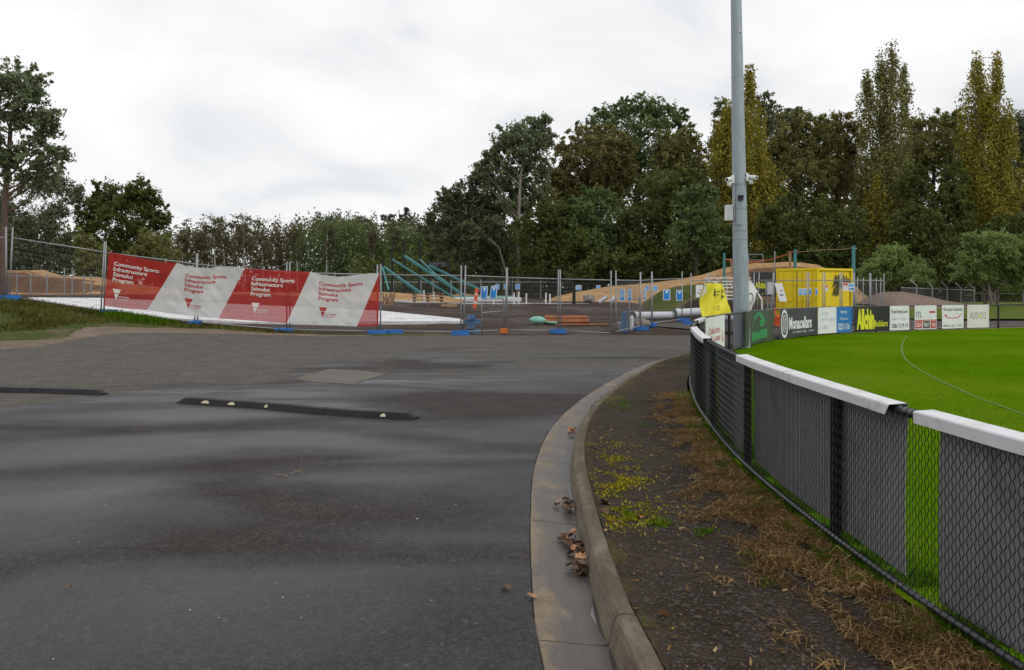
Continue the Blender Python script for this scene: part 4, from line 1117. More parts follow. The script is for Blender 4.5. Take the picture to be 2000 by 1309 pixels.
for u in (0.002, 0.205, 0.36, 0.41, 0.62, 0.83, 0.985):
    a = bS(u, 0.01); px = 213+529*u
    b = Vector((a.x+0.02, fence_Y(px), hgt(a.x, a.y)+2.06)); m.tube([a, (a+b)/2+Vector((0.02, 0, 0.01)), b+Vector((0, 0, 0.05)), b+Vector((0.02, 0, 0.1))], 0.009, 5)
m.build('ties', MT['bwhite'], ban)

# ------------------------------------------------------------------ notices on the fence
def notice(label, px, py, w, h, Y, kind='blue', tilt=0.0, sk=0.0):
    """w, h in photo pixels at distance Y"""
    W, H = w/FP*Y, h/FP*Y; c = at(px, py, Y-0.06)
    t = thing('safety_notice', label, 'sign', c, 'notices hung on the site fence')
    ca, sa = math.cos(tilt), math.sin(tilt); ex = Vector((ca, 0.05, sa)); ey = Vector((-sa+sk, 0, ca)); n = Vector((0, -1, 0))
    o = c-ex*W/2-ey*H/2
    def P(u, v, d): return o+ex*u*W+ey*v*H+n*d
    def rc(m, u0, v0, u1, v1, d): m.poly([P(u0, v0, d), P(u1, v0, d), P(u1, v1, d), P(u0, v1, d)])
    m = MB()
    vs = [P(a, b, d) for d in (0, 0.006) for a, b in ((0, 0), (1, 0), (1, 1), (0, 1))]
    m.add(vs, [(3, 2, 1, 0), (4, 5, 6, 7), (0, 1, 5, 4), (1, 2, 6, 5), (2, 3, 7, 6), (3, 0, 4, 7)])
    m.build('plate', MT['whitepaint'], t)
    m = MB()
    if kind == 'blue':
        rc(m, 0.09, 0.05, 0.91, 0.95, 0.009); m.build('blue_field', MT['signblue'], t)
        m = MB(); rc(m, 0.36, 0.66, 0.64, 0.88, 0.012); rc(m, 0.30, 0.82, 0.42, 0.92, 0.012); rc(m, 0.58, 0.82, 0.70, 0.92, 0.012); m.build('symbol', MT['whitepaint'], t)
        m = MB()
        for k in range(4): rc(m, 0.2+0.04*(k % 2), 0.18+0.1*k, 0.78-0.06*(k % 3), 0.22+0.1*k, 0.012)
        m.build('small_print', MT['blueboard'], t)
    elif kind == 'pale':
        rc(m, 0.09, 0.32, 0.91, 0.95, 0.009); m.build('pale_field', MT['paleblue'], t)
        m = MB(); rc(m, 0.09, 0.05, 0.91, 0.28, 0.009); m.build('blue_field', MT['signblue'], t)
        m = MB()
        for k in range(5): rc(m, 0.2, 0.38+0.1*k, 0.8, 0.42+0.1*k, 0.012)
        m.build('small_print', MT['lightgrey'], t)
    elif kind == 'small':
        rc(m, 0.08, 0.08, 0.92, 0.92, 0.009); m.build('blue_field', MT['signblue'], t)
        m = MB(); m.poly([P(0.5+0.3*math.cos(a), 0.52+0.3*math.sin(a), 0.012) for a in np.linspace(0, 2*math.pi, 12, endpoint=False)]); m.build('symbol', MT['paleblue'], t)
    elif kind == 'white':
        rc(m, 0.2, 0.30, 0.75, 0.40, 0.009); rc(m, 0.45, 0.55, 0.8, 0.62, 0.009); m.build('small_print', MT['grey'], t)
    elif kind == 'redwhite':
        rc(m, 0.06, 0.62, 0.94, 0.94, 0.009); m.build('red_field', MT['pinkred'], t)
        m = MB(); rc(m, 0.15, 0.2, 0.85, 0.28, 0.009); rc(m, 0.15, 0.38, 0.85, 0.46, 0.009); m.build('small_print', MT['lightgrey'], t)
    elif kind == 'bluetext':
        rc(m, 0.05, 0.55, 0.95, 0.93, 0.009); m.build('pale_field', MT['paleblue'], t)
        m = MB(); rc(m, 0.1, 0.12, 0.26, 0.42, 0.009); rc(m, 0.34, 0.12, 0.5, 0.42, 0.009); rc(m, 0.58, 0.12, 0.9, 0.42, 0.009); m.build('lettering', MT['blueboard'], t)
    return t
notice('left one of the two large blue notices on the skewed panel', 945.5, 572, 13, 25, 32.4, 'blue', sk=0.09)
notice('right one of the two large blue notices on the skewed panel', 964, 571, 13, 25, 32.8, 'blue', sk=0.09)
notice('small square blue sign peeping out behind the right large notice', 971.5, 560, 8, 10, 84, 'small')
notice('small square blue sign just right of the skewed post', 987, 560, 7, 9, 84, 'small')
notice('small blue sign on the far fence between the skewed post and the next pair', 1011, 560, 9, 10, 84, 'small')
notice('pale square blue notice on a black post beyond the rusty pipes', 1130, 562, 11, 10, 80, 'pale')
notice('small blue sign in front of the sand left of the gate posts', 1168.5, 562.5, 8, 10, 78, 'small')
notice('left one of the two pale blue notices on the gate panel', 1215, 576, 11, 23, 34.6, 'pale')
notice('right one of the two pale blue notices on the gate panel', 1229.5, 576, 9, 23, 36.0, 'pale')
notice('narrow pale notice seen obliquely on the short edge-on panel', 1259.5, 575, 5, 23, 38.6, 'pale')
notice('small blue sign left of the third pair of posts', 1264, 563, 8, 10, 70, 'small')
notice('small blue sign right of the third pair of posts', 1280, 563.5, 8, 11, 70, 'small')
notice('left one of the two blue notices in front of the grassy mound', 1302, 576, 14, 21, 41.9, 'blue')
notice('right one of the two blue notices in front of the grassy mound', 1327, 577, 13, 21, 43.2, 'blue')
notice('white notice left of the yellow banner', 1366, 569, 14, 24, 42.2, 'white')
notice('left half of the blue notices on the container doors', 1563.5, 570, 8, 13, 41.0, 'pale')
notice('second blue notice on the container doors', 1572.5, 570, 8, 13, 41.0, 'pale')
notice('blue notice right of the middle post on the container doors', 1582, 569.5, 5, 13, 41.0, 'blue')
notice('blue notice nearest the corner of the container', 1594.5, 569.5, 5, 13, 41.1, 'blue')
notice('small pinkish notice on the container side', 1614.5, 563, 6, 11, 41.2, 'redwhite')
notice('red and white notice over the lettering of the container', 1651, 560, 11, 16, 41.2, 'redwhite')
notice('white notice with blue lettering at the right end of the container', 1663, 561, 12, 16, 41.3, 'bluetext')
notice('large white board hanging askew in front of the container doors', 1525, 571, 15, 36, 41.2, 'white', tilt=0.0, sk=-0.28)

# ================================================================== things on the site
# yellow container
cc = Vector((15.52, 45.5, -0.06)); dd = Vector((-0.6, 0.8, 0)); sdv = Vector((0.8, 0.6, 0)); CW, CL, CH = 2.44, 3.0, 2.66
ct = thing('shipping_container', 'bright yellow shipping container with black lettering on its side', 'container', cc)
def CP(u, w, z): return cc+dd*u+sdv*w+Vector((0, 0, z))          # u across the doors, w along the side
m = MB()
m.add([CP(0.05, 0.05, 0.15), CP(CW-0.05, 0.05, 0.15), CP(CW-0.05, CL-0.05, 0.15), CP(0.05, CL-0.05, 0.15), CP(0.05, 0.05, CH-0.04), CP(CW-0.05, 0.05, CH-0.04), CP(CW-0.05, CL-0.05, CH-0.04), CP(0.05, CL-0.05, CH-0.04)],
      [(0, 1, 2, 3), (7, 6, 5, 4), (1, 2, 6, 5), (2, 3, 7, 6)])
# corrugated long side towards the camera
n = 26
def corr(i):
    k = i % 4; return 0.02 if k in (0, 3) else 0.04
us = []
for i in range(n+1): us.append((0.12+(CL-0.24)*i/n, corr(i)))
for (w0, o0), (w1, o1) in zip(us, us[1:]): m.poly([CP(o0, w0, 0.15), CP(o1, w1, 0.15), CP(o1, w1, CH-0.12), CP(o0, w0, CH-0.12)])
m.build('body', MT['yellow'], ct)
m = MB()
for u in (0, CW):
    for w in (0, CL): m.bar(CP(u, w, 0.0), CP(u, w, CH), 0.11, 0.11)
for z in (0.08, CH-0.06):
    m.bar(CP(0, 0, z), CP(0, CL, z), 0.10, 0.11); m.bar(CP(CW, 0, z), CP(CW, CL, z), 0.10, 0.11)
    m.bar(CP(0, 0, z), CP(CW, 0, z), 0.10, 0.13); m.bar(CP(0, CL, z), CP(CW, CL, z), 0.10, 0.11)
m.build('frame', MT['yellow'], ct)
for k in (0, 1):
    u0 = 0.08+k*1.15; m = MB()
    for j in range(3):
        z0 = 0.20+j*0.79; m.box(CP(u0+0.56, -0.012, z0+0.36), (1.10, 0.03, 0.72), M=Matrix((dd, sdv, Vector((0, 0, 1)))).transposed())
    m.box(CP(u0+0.56, 0.01, CH/2), (1.12, 0.03, CH-0.28), M=Matrix((dd, sdv, Vector((0, 0, 1)))).transposed())
    dr = m.build('door', MT['yellow'], ct)
    m = MB()
    for uu in (0.22, 0.82):
        m.tube([CP(u0+uu, -0.06, 0.12), CP(u0+uu, -0.06, CH-0.1)], 0.018, 6)
        m.bar(CP(u0+uu, -0.06, 0.95), CP(u0+uu+0.35, -0.07, 1.0), 0.03, 0.03)
    m.build('lock_rods', MT['yellow'], dr)
m = MB(); m.box(CP(1.222, -0.022, CH/2), (0.02, 0.03, CH-0.3), M=Matrix((dd, sdv, Vector((0, 0, 1)))).transposed()); m.build('door_gap', MT['darkgrey'], ct)
fs_ = flat_face(CP(-0.0, 0, 0), sdv, (0, 0, 1), -dd, CL, CH)
m = MB(); fs_.text(m, 'Allchin', 1.30, 1.72, 0.62, 1.45, 0.06, off=0.03, slant=0.12); m.build('lettering', MT['blackboard'], ct)
m = MB(); fs_.text(m, 'All', 1.25, 1.28, 0.42, 0.55, 0.06, off=0.034, slant=0.12); m.build('lettering', MT['blackboard'], ct)
m = MB(); scrib(fs_, m, 0.25, 0.62, 0.30, 0.10, [4], 21); scrib(fs_, m, 0.9, 0.62, 0.3, 0.10, [4], 22); scrib(fs_, m, 0.25, 0.42, 0.30, 0.08, [4], 23)
part(m, 'small_lettering', 'darkgrey', ct)

# black signboard with yellow lettering, seen between the pole and the container
sb = thing('site_signboard', 'black signboard with yellow lettering between the pole and the container', 'sign', (X_(1494, 52), 52, 0.0))
m = MB(); a, b = at(1466, 532, 52), at(1521, 579, 52); m.box(((a.x+b.x)/2, 52, (a.z+b.z)/2), (b.x-a.x, 0.05, a.z-b.z)); m.build('panel', MT['charcoal'], sb)
fb = flat_face((a.x, 51.97, b.z), (1, 0, 0), (0, 0, 1), (0, -1, 0), b.x-a.x, a.z-b.z); W, H = b.x-a.x, a.z-b.z
m = MB(); fb.text(m, 'Allchin', W*0.16, H*0.34, H*0.27, W*0.40, 0.05); fb.disc(m, W*0.42, H*0.10, 0.03, 0.05); m.build('lettering', MT['textyellow'], sb)
for px in (1472, 1515): m = MB(); m.bar((X_(px, 52.1), 52.1, -0.1), (X_(px, 52.1), 52.1, a.z), 0.09, 0.09); m.build('post', MT['oldtimber'], sb)

# white feather banner behind the pole
fbn = thing('feather_banner', 'curved white feather banner with a dark ring, half hidden by the light pole', 'banner', (X_(1470, 24.5), 24.5, 0))
Yf = 24.5
edge = [(552, 1468.5), (556, 1473), (566, 1476), (575, 1477), (585, 1475.5), (595, 1471), (604, 1468), (611, 1467)]
def fS(v, w):
    py = 551+60*v; xr = float(np.interp(py, [a for a, _ in edge], [b for _, b in edge])); px = 1440+(xr-1440)*w
    return at(px, py, Yf+0.03*math.sin(6*v+2*w))
m = MB(); m.grid(fS, lin(0, 1, 18), lin(0, 1, 8)); m.grid(lambda v, w: fS(v, w)+Vector((0, 0.006, 0)), lin(0, 1, 18), lin(0, 1, 8)); m.build('cloth', MT['whitepaint'], fbn, smooth=True)
m = MB()
for i in range(20):
    a0, a1 = 2*math.pi*i/20, 2*math.pi*(i+1)/20
    def rp(a, k): return fS(0.55+0.20*k*math.sin(a), 0.70+0.17*k*math.cos(a))+Vector((0, -0.01, 0))
    m.poly([rp(a0, 1), rp(a1, 1), rp(a1, 0.85), rp(a0, 0.85)])
m.build('ring', MT['darkgrey'], fbn)
m = MB(); pm = at(1441, 551, Yf+0.05); m.tube([(pm.x, pm.y, -0.1), (pm.x, pm.y, pm.z+0.05)], 0.014, 6); m.build('mast', MT['darkgrey'], fbn)

# yellow banner blowing above the oval fence
yb = thing('yellow_banner', 'crumpled yellow banner with black scrawled lettering above the fence bend', 'banner', (X_(1395, 21.3), 21.3, 0.8))
YL = [(553, 1376), (558, 1375), (566, 1371), (574, 1368), (584, 1366.5), (595, 1366), (605, 1368), (618, 1371)]
YR = [(554, 1411), (563, 1414), (575, 1417), (590, 1421), (602, 1426), (611, 1428)]
def yS(u, v):
    top = 553+1*u; bot = 619-8*u
    py = top+(bot-top)*v
    l = float(np.interp(py, [a for a, _ in YL], [b for _, b in YL])); r = float(np.interp(py, [a for a, _ in YR], [b for _, b in YR]))
    px = l+(r-l)*u
    return at(px, py, 21.25+0.9*u*0.35+0.05*math.sin(u*7+v*2)+0.08*(1-u)**3*math.sin(v*3.1)+0.02*math.sin(v*9+u*12))
m = MB(); m.grid(yS, lin(0, 1, 22), lin(0, 1, 20)); m.grid(lambda u, v: yS(u, v)+Vector((0, 0.008, 0)), lin(0, 1, 22), lin(0, 1, 20)); m.build('sheet', MT['flagyellow'], yb, smooth=True)
m = MB(); m.poly([yS(u, v)+Vector((0, -0.03, 0)) for u, v in ((0.0, 0.02), (0.10, 0.03), (0.22, 0.30), (0.15, 0.33), (0.02, 0.45))]); m.build('folded_corner', MT['cream'], yb)
m = MB()
def ystroke(pts, w):
    for (a, b), (c, d) in zip(pts, pts[1:]):
        L = math.hypot(c-a, d-b); nx, ny = -(d-b)/L*w, (c-a)/L*w
        m.poly([yS(a-nx, b-ny)+Vector((0, -0.012, 0)), yS(a+nx, b+ny)+Vector((0, -0.012, 0)), yS(c+nx, d+ny)+Vector((0, -0.012, 0)), yS(c-nx, d-ny)+Vector((0, -0.012, 0))])
for pts, w in (([(0.56, 0.40), (0.58, 0.18)], 0.028), ([(0.56, 0.38), (0.72, 0.37)], 0.02), ([(0.60, 0.30), (0.70, 0.25), (0.80, 0.27)], 0.012), ([(0.86, 0.22), (0.96, 0.26), (0.88, 0.32)], 0.012), ([(0.82, 0.48), (0.86, 0.40), (0.90, 0.47)], 0.022), ([(0.58, 0.46), (0.60, 0.42)], 0.012)): ystroke(pts, w)
m.build('lettering', MT['blackboard'], yb)
m = MB()
for a, b, c in ((0.16, 0.46, 0.79), (0.20, 0.48, 0.85), (0.55, 0.66, 0.76), (0.56, 0.66, 0.84)): ystroke([(a, c), (b, c-0.02)], 0.01)
m.build('small_lettering', MT['timber'], yb)
m = MB()
for px in (1380, 1408): q = at(px, 600, 21.55); m.bar((q.x, q.y, 0.0), (q.x, q.y, 1.78), 0.04, 0.03)
m.build('stakes', MT['timber'], yb)

# bleacher of white slats behind the pole
bl = thing('bleacher', 'bleacher of white horizontal slats behind the light pole', 'bleacher', (X_(1425, 47), 47, 0))
for k, py in enumerate((543, 550, 556, 562, 570, 577, 584)):
    Y = 48.4-0.42*k; a, b = at(1376 if k < 6 else 1400, py, Y), at(1466, py, Y)
    m = MB(); m.box(((a.x+b.x)/2, Y, a.z), (b.x-a.x, 0.26, 0.05)); m.build('plank', MT['cream'], bl)
m = MB()
for px in (1378, 1420, 1462):
    a, b = at(px, 543, 48.5), at(px, 584, 45.9); x = a.x
    m.bar((x, 48.5, -0.1), (x, 48.5, a.z), 0.07); m.bar((x, 45.9, -0.1), (x, 45.9, b.z), 0.07); m.bar((x, 48.5, a.z-0.05), (x, 45.9, b.z-0.05), 0.06)
m.bar(at(1383, 546, 48.3), at(1404, 556, 47.6), 0.06)
m.build('frame', MT['cream'], bl)

# grey cabinet on two posts
cab = thing('grey_cabinet', 'small grey cabinet on two posts in front of the black signboard', 'cabinet', (X_(1503, 43), 43, 0))
a, b = at(1496.5, 549, 43), at(1511, 576, 43); m = MB(); m.box(((a.x+b.x)/2, 43, (a.z+b.z)/2), (b.x-a.x, 0.25, a.z-b.z)); m.box(((a.x+b.x)/2, 42.98, a.z+0.02), (b.x-a.x+0.06, 0.32, 0.03)); m.build('box', MT['grey'], cab)
m = MB(); m.box(((a.x+b.x)/2, 42.87, (a.z+b.z)/2), (b.x-a.x-0.05, 0.01, a.z-b.z-0.06)); m.build('door', MT['lightgrey'], cab)
for px in (1500, 1507): m = MB(); m.bar((X_(px, 43), 43.05, -0.15), (X_(px, 43), 43.05, b.z), 0.05, 0.05); m.build('leg', MT['galvf'], cab)

# traffic cone and its neighbour
tcn = thing('traffic_cone', 'orange traffic cone with a white band beside the container doors', 'cone', (X_(1513, 40.2), 40.2, -0.1))
q = Vector((X_(1513.5, 40.2), 40.2, -0.1)); m = MB(); m.box(q+Vector((0, 0, 0.02)), (0.38, 0.38, 0.04)); m.lathe(q+Vector((0, 0, 0.04)), [(0.15, 0), (0.10, 0.33)], 12); m.lathe(q+Vector((0, 0, 0.53)), [(0.085, 0), (0.03, 0.28)], 12); m.build('cone', MT['orange'], tcn)
m = MB(); m.lathe(q+Vector((0, 0, 0.37)), [(0.112, 0), (0.086, 0.16)], 12); m.build('band', MT['timber'], tcn)
m = MB(); q = Vector((X_(1519, 40.0), 40.0, -0.1)); m.lathe(q, [(0.12, 0), (0.12, 0.42), (0.05, 0.5)], 10)
m.box(q+Vector((0, 0, 0.02)), (0.3, 0.3, 0.05)); tag(m.build('bollard', MT['orange'], loc=q), 'small red bollard at the foot of the traffic cone', 'bollard')
# blue tub
q = Vector((X_(1667, 42.8), 42.8, -0.1)); m = MB(); m.lathe(q+Vector((0, 0, 0)), [(0.26, 0), (0.33, 0.68), (0.36, 0.70), (0.36, 0.76), (0.28, 0.76)], 12); tag(m.build('plastic_tub', MT['blueboard'], loc=q), 'dark blue plastic tub at the right end of the container', 'tub')

# teal posts, tape and wire on the mound
def vpost(name, label, px, ptop, Y, z0, mat, w=0.10, group=None, cat='post', pb=None):
    x = X_(px, Y); zt = Z_(ptop, Y); m = MB(); dx = (X_(pb, Y)-x) if pb else 0
    m.bar((x+dx, Y, z0), (x, Y, zt), w, w); m.box((x, Y, zt+0.01), (w*1.15, w*1.15, 0.03))
    return tag(m.build(name, MT[mat], loc=(x, Y, z0)), label, cat, group)
TG = 'teal posts round the top of the mound'
vpost('teal_post', 'slim teal post left of the light pole', 1414.5, 495, 60, 0.3, 'teal', 0.14, TG)
vpost('teal_post', 'teal post behind the left part of the container', 1553, 488, 60, 0.8, 'teal', 0.17, TG)
vpost('teal_post', 'tallest teal post at the right end of the container', 1667, 481, 50.5, -0.1, 'teal', 0.15, TG)
vpost('timber_stake', 'pale timber stake left of the middle teal post', 1543, 493, 62, 2.6, 'timber', 0.14, 'timber stakes on the mound')
vpost('timber_stake', 'leaning pale stake just left of the light pole', 1427, 506, 64, 2.5, 'timber', 0.12, 'timber stakes on the mound', pb=1431.5)
vpost('steel_picket', 'thin grey picket standing alone on the mound', 1513, 491, 70, 3.0, 'galvf', 0.09)
def rope(label, pts, r, mat, name, cat):
    m = MB(); m.tube(pts, r, 5); return tag(m.build(name, MT[mat], loc=pts[0], smooth=True), label, cat)
def sag(a, b, s, n=14): return [a.lerp(b, t)-Vector((0, 0, s*4*t*(1-t)+0.03*math.sin(9*t))) for t in lin(0, 1, n)]
rope('pale wire rope strung between the two teal posts over the container', sag(at(1553, 491, 60), at(1666, 484, 50.5), 0.06), 0.022, 'timber', 'wire_rope', 'rope')
rope('orange tape strung from the left teal post to the middle one', sag(at(1415, 504, 60), at(1431, 510, 63.5), 0.05)+sag(at(1431, 510, 63.5), at(1490, 509, 66), 0.12)[1:]+sag(at(1490, 509, 66), at(1543, 493, 62), 0.12)[1:]+[at(1552, 491, 60)], 0.035, 'orange', 'barrier_tape', 'tape')
gr = thing('guard_rail', 'thin steel guard rail on top of the mound right of the pole', 'railing', at(1478, 514, 72))
for px in (1462, 1490): m = MB(); m.bar(at(px, 518, 72), at(px, 496, 72), 0.06); m.build('post', MT['galvf'], gr)
for py in (497, 508): m = MB(); m.bar(at(1462, py, 72), at(1490, py, 72), 0.05); m.build('rail', MT['galvf'], gr)

# black and teal frame of the practice nets
fr = thing('net_frame', 'frame of tall black posts with sloping teal braces beyond the site', 'frame', (X_(820, 80), 80, 0.5))
for px, pt in ((748, 505), (766, 471), (790, 470), (819, 466), (838, 519), (859, 516), (876, 504), (998, 540)):
    m = MB(); m.bar((X_(px, 80), 80, 0.3), (X_(px, 80), 80, Z_(pt, 80)), 0.17, 0.17); m.build('post', MT['black'], fr)
for (a, b), (c, d), w in (((766, 507), (888, 582), 0.13), ((790, 500), (906, 577), 0.20), ((820, 507), (860, 545), 0.10), ((838, 519), (938, 566), 0.17), ((751, 523), (828, 578), 0.20), ((747, 522), (759, 567), 0.12), ((858, 542), (905, 578), 0.14)):
    m = MB(); m.bar(at(a, b, 79.8), at(c, d, 76), w, w); m.build('brace', MT['teal'], fr)
m = MB(); a, b = at(838, 512, 80.2), at(877, 521, 80.2); m.box(((a.x+b.x)/2, 80.2, (a.z+b.z)/2), (b.x-a.x, 0.05, a.z-b.z)); m.build('shade_cloth', MT['darkgrey'], fr)
a, b = at(866, 578, 78), at(1006, 588, 78); m = MB(); m.box(((a.x+b.x)/2, 78, (a.z+b.z)/2), (b.x-a.x, 0.5, a.z-b.z)); m.build('base_board', MT['mint'], fr)

# rear fence of the site
rf = thing('rear_fence', 'plain wire fence with grey posts along the back of the site', 'fence', (0, 86, 0.5))
pxs = [745, 768, 822, 846, 881, 939, 1000, 1056, 1148, 1182, 1238, 1290, 1345, 1400]
for px in pxs: m = MB(); m.tube([(X_(px, 86), 86, 0.2), (X_(px, 86), 86, Z_(546, 86))], 0.06, 6); m.build('post', MT['galvf'], rf)
m = MB(); m.bar(at(745, 551, 86), at(1400, 551, 86), 0.09); m.build('rail', MT['galvf'], rf)
m = MB()
for i in range(260): x = X_(745, 86)+(X_(1400, 86)-X_(745, 86))*i/260; m.tube([(x, 86, 0.4), (x, 86, Z_(551, 86))], 0.004, 3, caps=False)
m.build('wires', MT['wire'], rf)['kind'] = 'stuff'
rf2 = thing('rear_fence', 'light wire fence in front of the sand bank at the left', 'fence', (X_(100, 63), 63, 1.0))
for px in (-30, 33, 60, 92, 126, 141, 164, 178): m = MB(); x = X_(px, 63); m.tube([(x, 63, hgt(x, 63)-0.2), (x, 63, Z_(523 if px in (126, 141) else 536, 63))], 0.045, 6); m.build('post', MT['galvf'], rf2)
m = MB(); m.bar(at(-30, 538, 63), at(190, 541, 63), 0.05); m.build('rail', MT['galvf'], rf2)
# security fence at the right with cranked tops
sf = thing('security_fence', 'grey security fence with cranked post tops under the pale green trees', 'fence', (X_(1850, 64), 64, 0.3))
for px in (1790, 1821, 1850, 1877, 1903):
    Y = 60+(px-1790)*0.05; x = X_(px, Y); zt = Z_(558+(px-1790)*0.055, Y)
    m = MB(); m.tube([(x, Y, 0.1), (x, Y, zt), (x-0.42, Y-0.05, zt+0.36)], 0.045, 6); m.build('post', MT['galvf'], sf)
x = X_(1999, 62); m = MB(); m.tube([(x, 62, 0.1), (x, 62, Z_(556, 62))], 0.06, 6); m.build('post', MT['galvf'], sf)
m = MB(); m.bar(at(1760, 562, 60), at(1903, 567, 65.6), 0.06); m.bar(at(1903, 573, 65.6), at(2040, 574, 62), 0.06); m.build('rail', MT['galvf'], sf)
m = MB()
for i in range(150):
    t = i/150; a = at(1760+(1903-1760)*t, 562+5*t, 60+5.6*t); m.tube([(a.x, a.y, 0.1), a], 0.006, 3, caps=False)
for k in range(8):
    z = 0.2+k*0.2; m.tube([(X_(1760, 60), 60, z), (X_(1903, 65.6), 65.6, z)], 0.006, 3, caps=False)
m.build('wires', MT['wire'], sf)['kind'] = 'stuff'

# pipes, rubble, timber
def pipe(name, label, a, b, r, mat, group=None):
    a, b = Vector(a), Vector(b); d = (b-a).normalized(); m = MB()
    m.tube([a, b], r, 14, caps=False); m.tube([b, a], r*0.86, 14, caps=False)
    m.tube([a, a+d*0.22], r*1.08, 14, caps=False)
    return tag(m.build(name, MT[mat], loc=(a+b)/2, smooth=True), label, 'pipe', group)
zg = lambda px, Y: hgt(X_(px, Y), Y)
RG = 'rusty pipes lying behind the fence'
for k, (p0, p1, Y, dz) in enumerate(((1062, 1150, 40.5, 0.10), (1066, 1150, 40.8, 0.10), (1063, 1148, 40.65, 0.26), (1085, 1186, 39.2, 0.04))):
    z = zg(1100, Y)+dz
    pipe('rusty_pipe', ['front rusty pipe of the pile beside the mint bundle', 'rear rusty pipe of the pile', 'upper rusty pipe resting on the pile', 'thin rusty pipe lying apart in front of the pile'][k],
         (X_(p0, Y), Y, z), (X_(p1, Y+0.2), Y+0.2, z), 0.11 if k < 3 else 0.05, 'rust', RG)
# mint bundle with a trailing strap
Y = 40.0; m = MB(); bx, bz = X_(1050, Y), zg(1050, Y)
for i in range(1):
    m.grid(lambda u, v: (bx+0.36*math.cos(math.pi*u)*(1+0.05*math.sin(5*v)), Y+0.22*math.sin(math.pi*u)*math.cos(2*math.pi*v)*(1+0.06*math.sin(7*u+3*v)), bz+0.16+0.17*math.sin(math.pi*u)*math.sin(2*math.pi*v)*(1+0.08*math.sin(4*u-2*v))), lin(0.02, 0.98, 14), lin(0, 1, 15))
tb = thing('mint_bundle', 'mint green cloth bundle with a trailing strap in front of the rusty pipes', 'bundle', (bx, Y, bz))
m.build('bundle', MT['mint'], tb, smooth=True)
m = MB(); m.tube([(bx+0.30, Y-0.02, bz+0.10), (bx+0.6, Y-0.1, bz+0.06), (X_(1088, Y), Y-0.1, bz+0.06)], 0.05, 6); m.build('strap', MT['mint'], tb, smooth=True)
WG = 'white plastic pipes on the site'
pipe('white_pipe', 'long thick white pipe lying behind the panel with two blue notices', (X_(1236, 44), 44, 0.22), (X_(1322, 46.5), 46.5, 0.16), 0.20, 'pvc', WG)
pipe('white_pipe', 'second thick white pipe running behind the yellow banner', (X_(1318, 46), 46, 0.28), (X_(1402, 47), 47, 0.38), 0.22, 'pvc', WG)
pipe('white_pipe', 'white pipe lying behind the pole and below the bleacher', (X_(1405, 45), 45, 0.05), (X_(1512, 45), 45, 0.05), 0.16, 'pvc', WG)
pipe('white_pipe', 'thin white pipe tilted on the soil below the sand slope', (X_(1170, 62), 62, 0.55), (X_(1186, 62), 62, 0.95), 0.13, 'pvc', WG)
pipe('white_pipe', 'short white pipe end on the soil just left of the gate posts', (X_(1192, 60), 60, 0.62), (X_(1201, 60), 60, 0.9), 0.15, 'pvc', WG)
def rock(label, px, Y, r, seed, dz=0.0, sq=0.75):
    rg = random.Random(seed); x = X_(px, Y); z = zg(px, Y)+dz
    bm_ = MB(); bm_.grid(lambda u, v: (x+r*math.sin(math.pi*u)*math.cos(2*math.pi*v)*(1+0.45*mnoise.noise(Vector((3*u, math.cos(6.28*v)*1.2, seed+math.sin(6.28*v)*1.2)))),
                                       Y+r*math.sin(math.pi*u)*math.sin(2*math.pi*v)*(1+0.45*mnoise.noise(Vector((3*u, math.cos(6.28*v)*1.2, seed+math.sin(6.28*v)*1.2)))),
                                       z+r*sq*(0.75-math.cos(math.pi*u))*(1+0.3*mnoise.noise(Vector((2*u, math.cos(6.28*v), seed+2))))), lin(0, 1, 8), lin(0, 1, 11))
    return tag(bm_.build('rock', MT['rock'], loc=(x, Y, z)), label, 'rock', 'lumps of rubble behind the gate panel')
rock('lump of rubble left of the stacked pale blue feet', 1209, 37.6, 0.24, 1)
rock('lump of rubble just right of the stacked pale blue feet', 1238, 38.0, 0.30, 2)
rock('largest lump of rubble, behind the narrow gate panel', 1247, 38.6, 0.36, 3)
rock('lump of rubble between two pairs of posts', 1259, 39.5, 0.27, 4)
rock('grey lump on the soil below the sand slope', 1150, 61, 0.42, 5)
m = MB(); q = Vector((X_(1234, 37.4), 37.4, hgt(4.9, 37.4))); m.lathe(q, [(0.08, 0), (0.08, 0.5), (0.05, 0.56), (0.03, 0.6)], 8); tag(m.build('white_drum', MT['whitepaint'], loc=q), 'small white container beside the stacked pale blue feet', 'container')
# pallets
def pallet(label, px, Y, z, rz, w=2.2, d=1.1):
    x = X_(px, Y); M = Matrix.Rotation(rz, 3, 'Z'); t = thing('timber_pallet', label, 'pallet', (x, Y, z), 'pallets left of the black posts')
    for k in range(6): mm = MB(); mm.box(Vector((x, Y, z+0.15))+M@Vector((0, -d/2+0.08+k*(d-0.16)/5, 0)), (w, 0.13, 0.035), M=M); mm.build('plank', MT['oldtimber'], t)
    for k in range(3): mm = MB(); mm.box(Vector((x, Y, z+0.075))+M@Vector((-w/2+0.1+k*(w-0.2)/2, 0, 0)), (0.10, d, 0.11), M=M); mm.build('bearer', MT['oldtimber'], t)
for k, w in enumerate(('bottom', 'second', 'third', 'top')): pallet(f'weathered pallet, {w} of the stack near the black posts' if k not in (0, 3) else f'weathered pallet at the {w} of the stack near the black posts', 836, 56, zg(836, 56)-0.05+0.2*k, 0.1+0.06*k, 1.9)
bx_ = thing('timber_offcuts', 'upright bundle of broken timber right of the banner end', 'timber', (X_(757, 55), 55, 0.4))
for k in range(7):
    r_ = random.Random(k); a = Vector((X_(750+2.2*k, 55), 55+0.1*k, 0.35)); mm = MB(); mm.bar(a, a+Vector((r_.uniform(-0.25, 0.25), 0, r_.uniform(0.5, 1.0))), 0.13, 0.09); mm.build('offcut', MT['timber'], bx_)
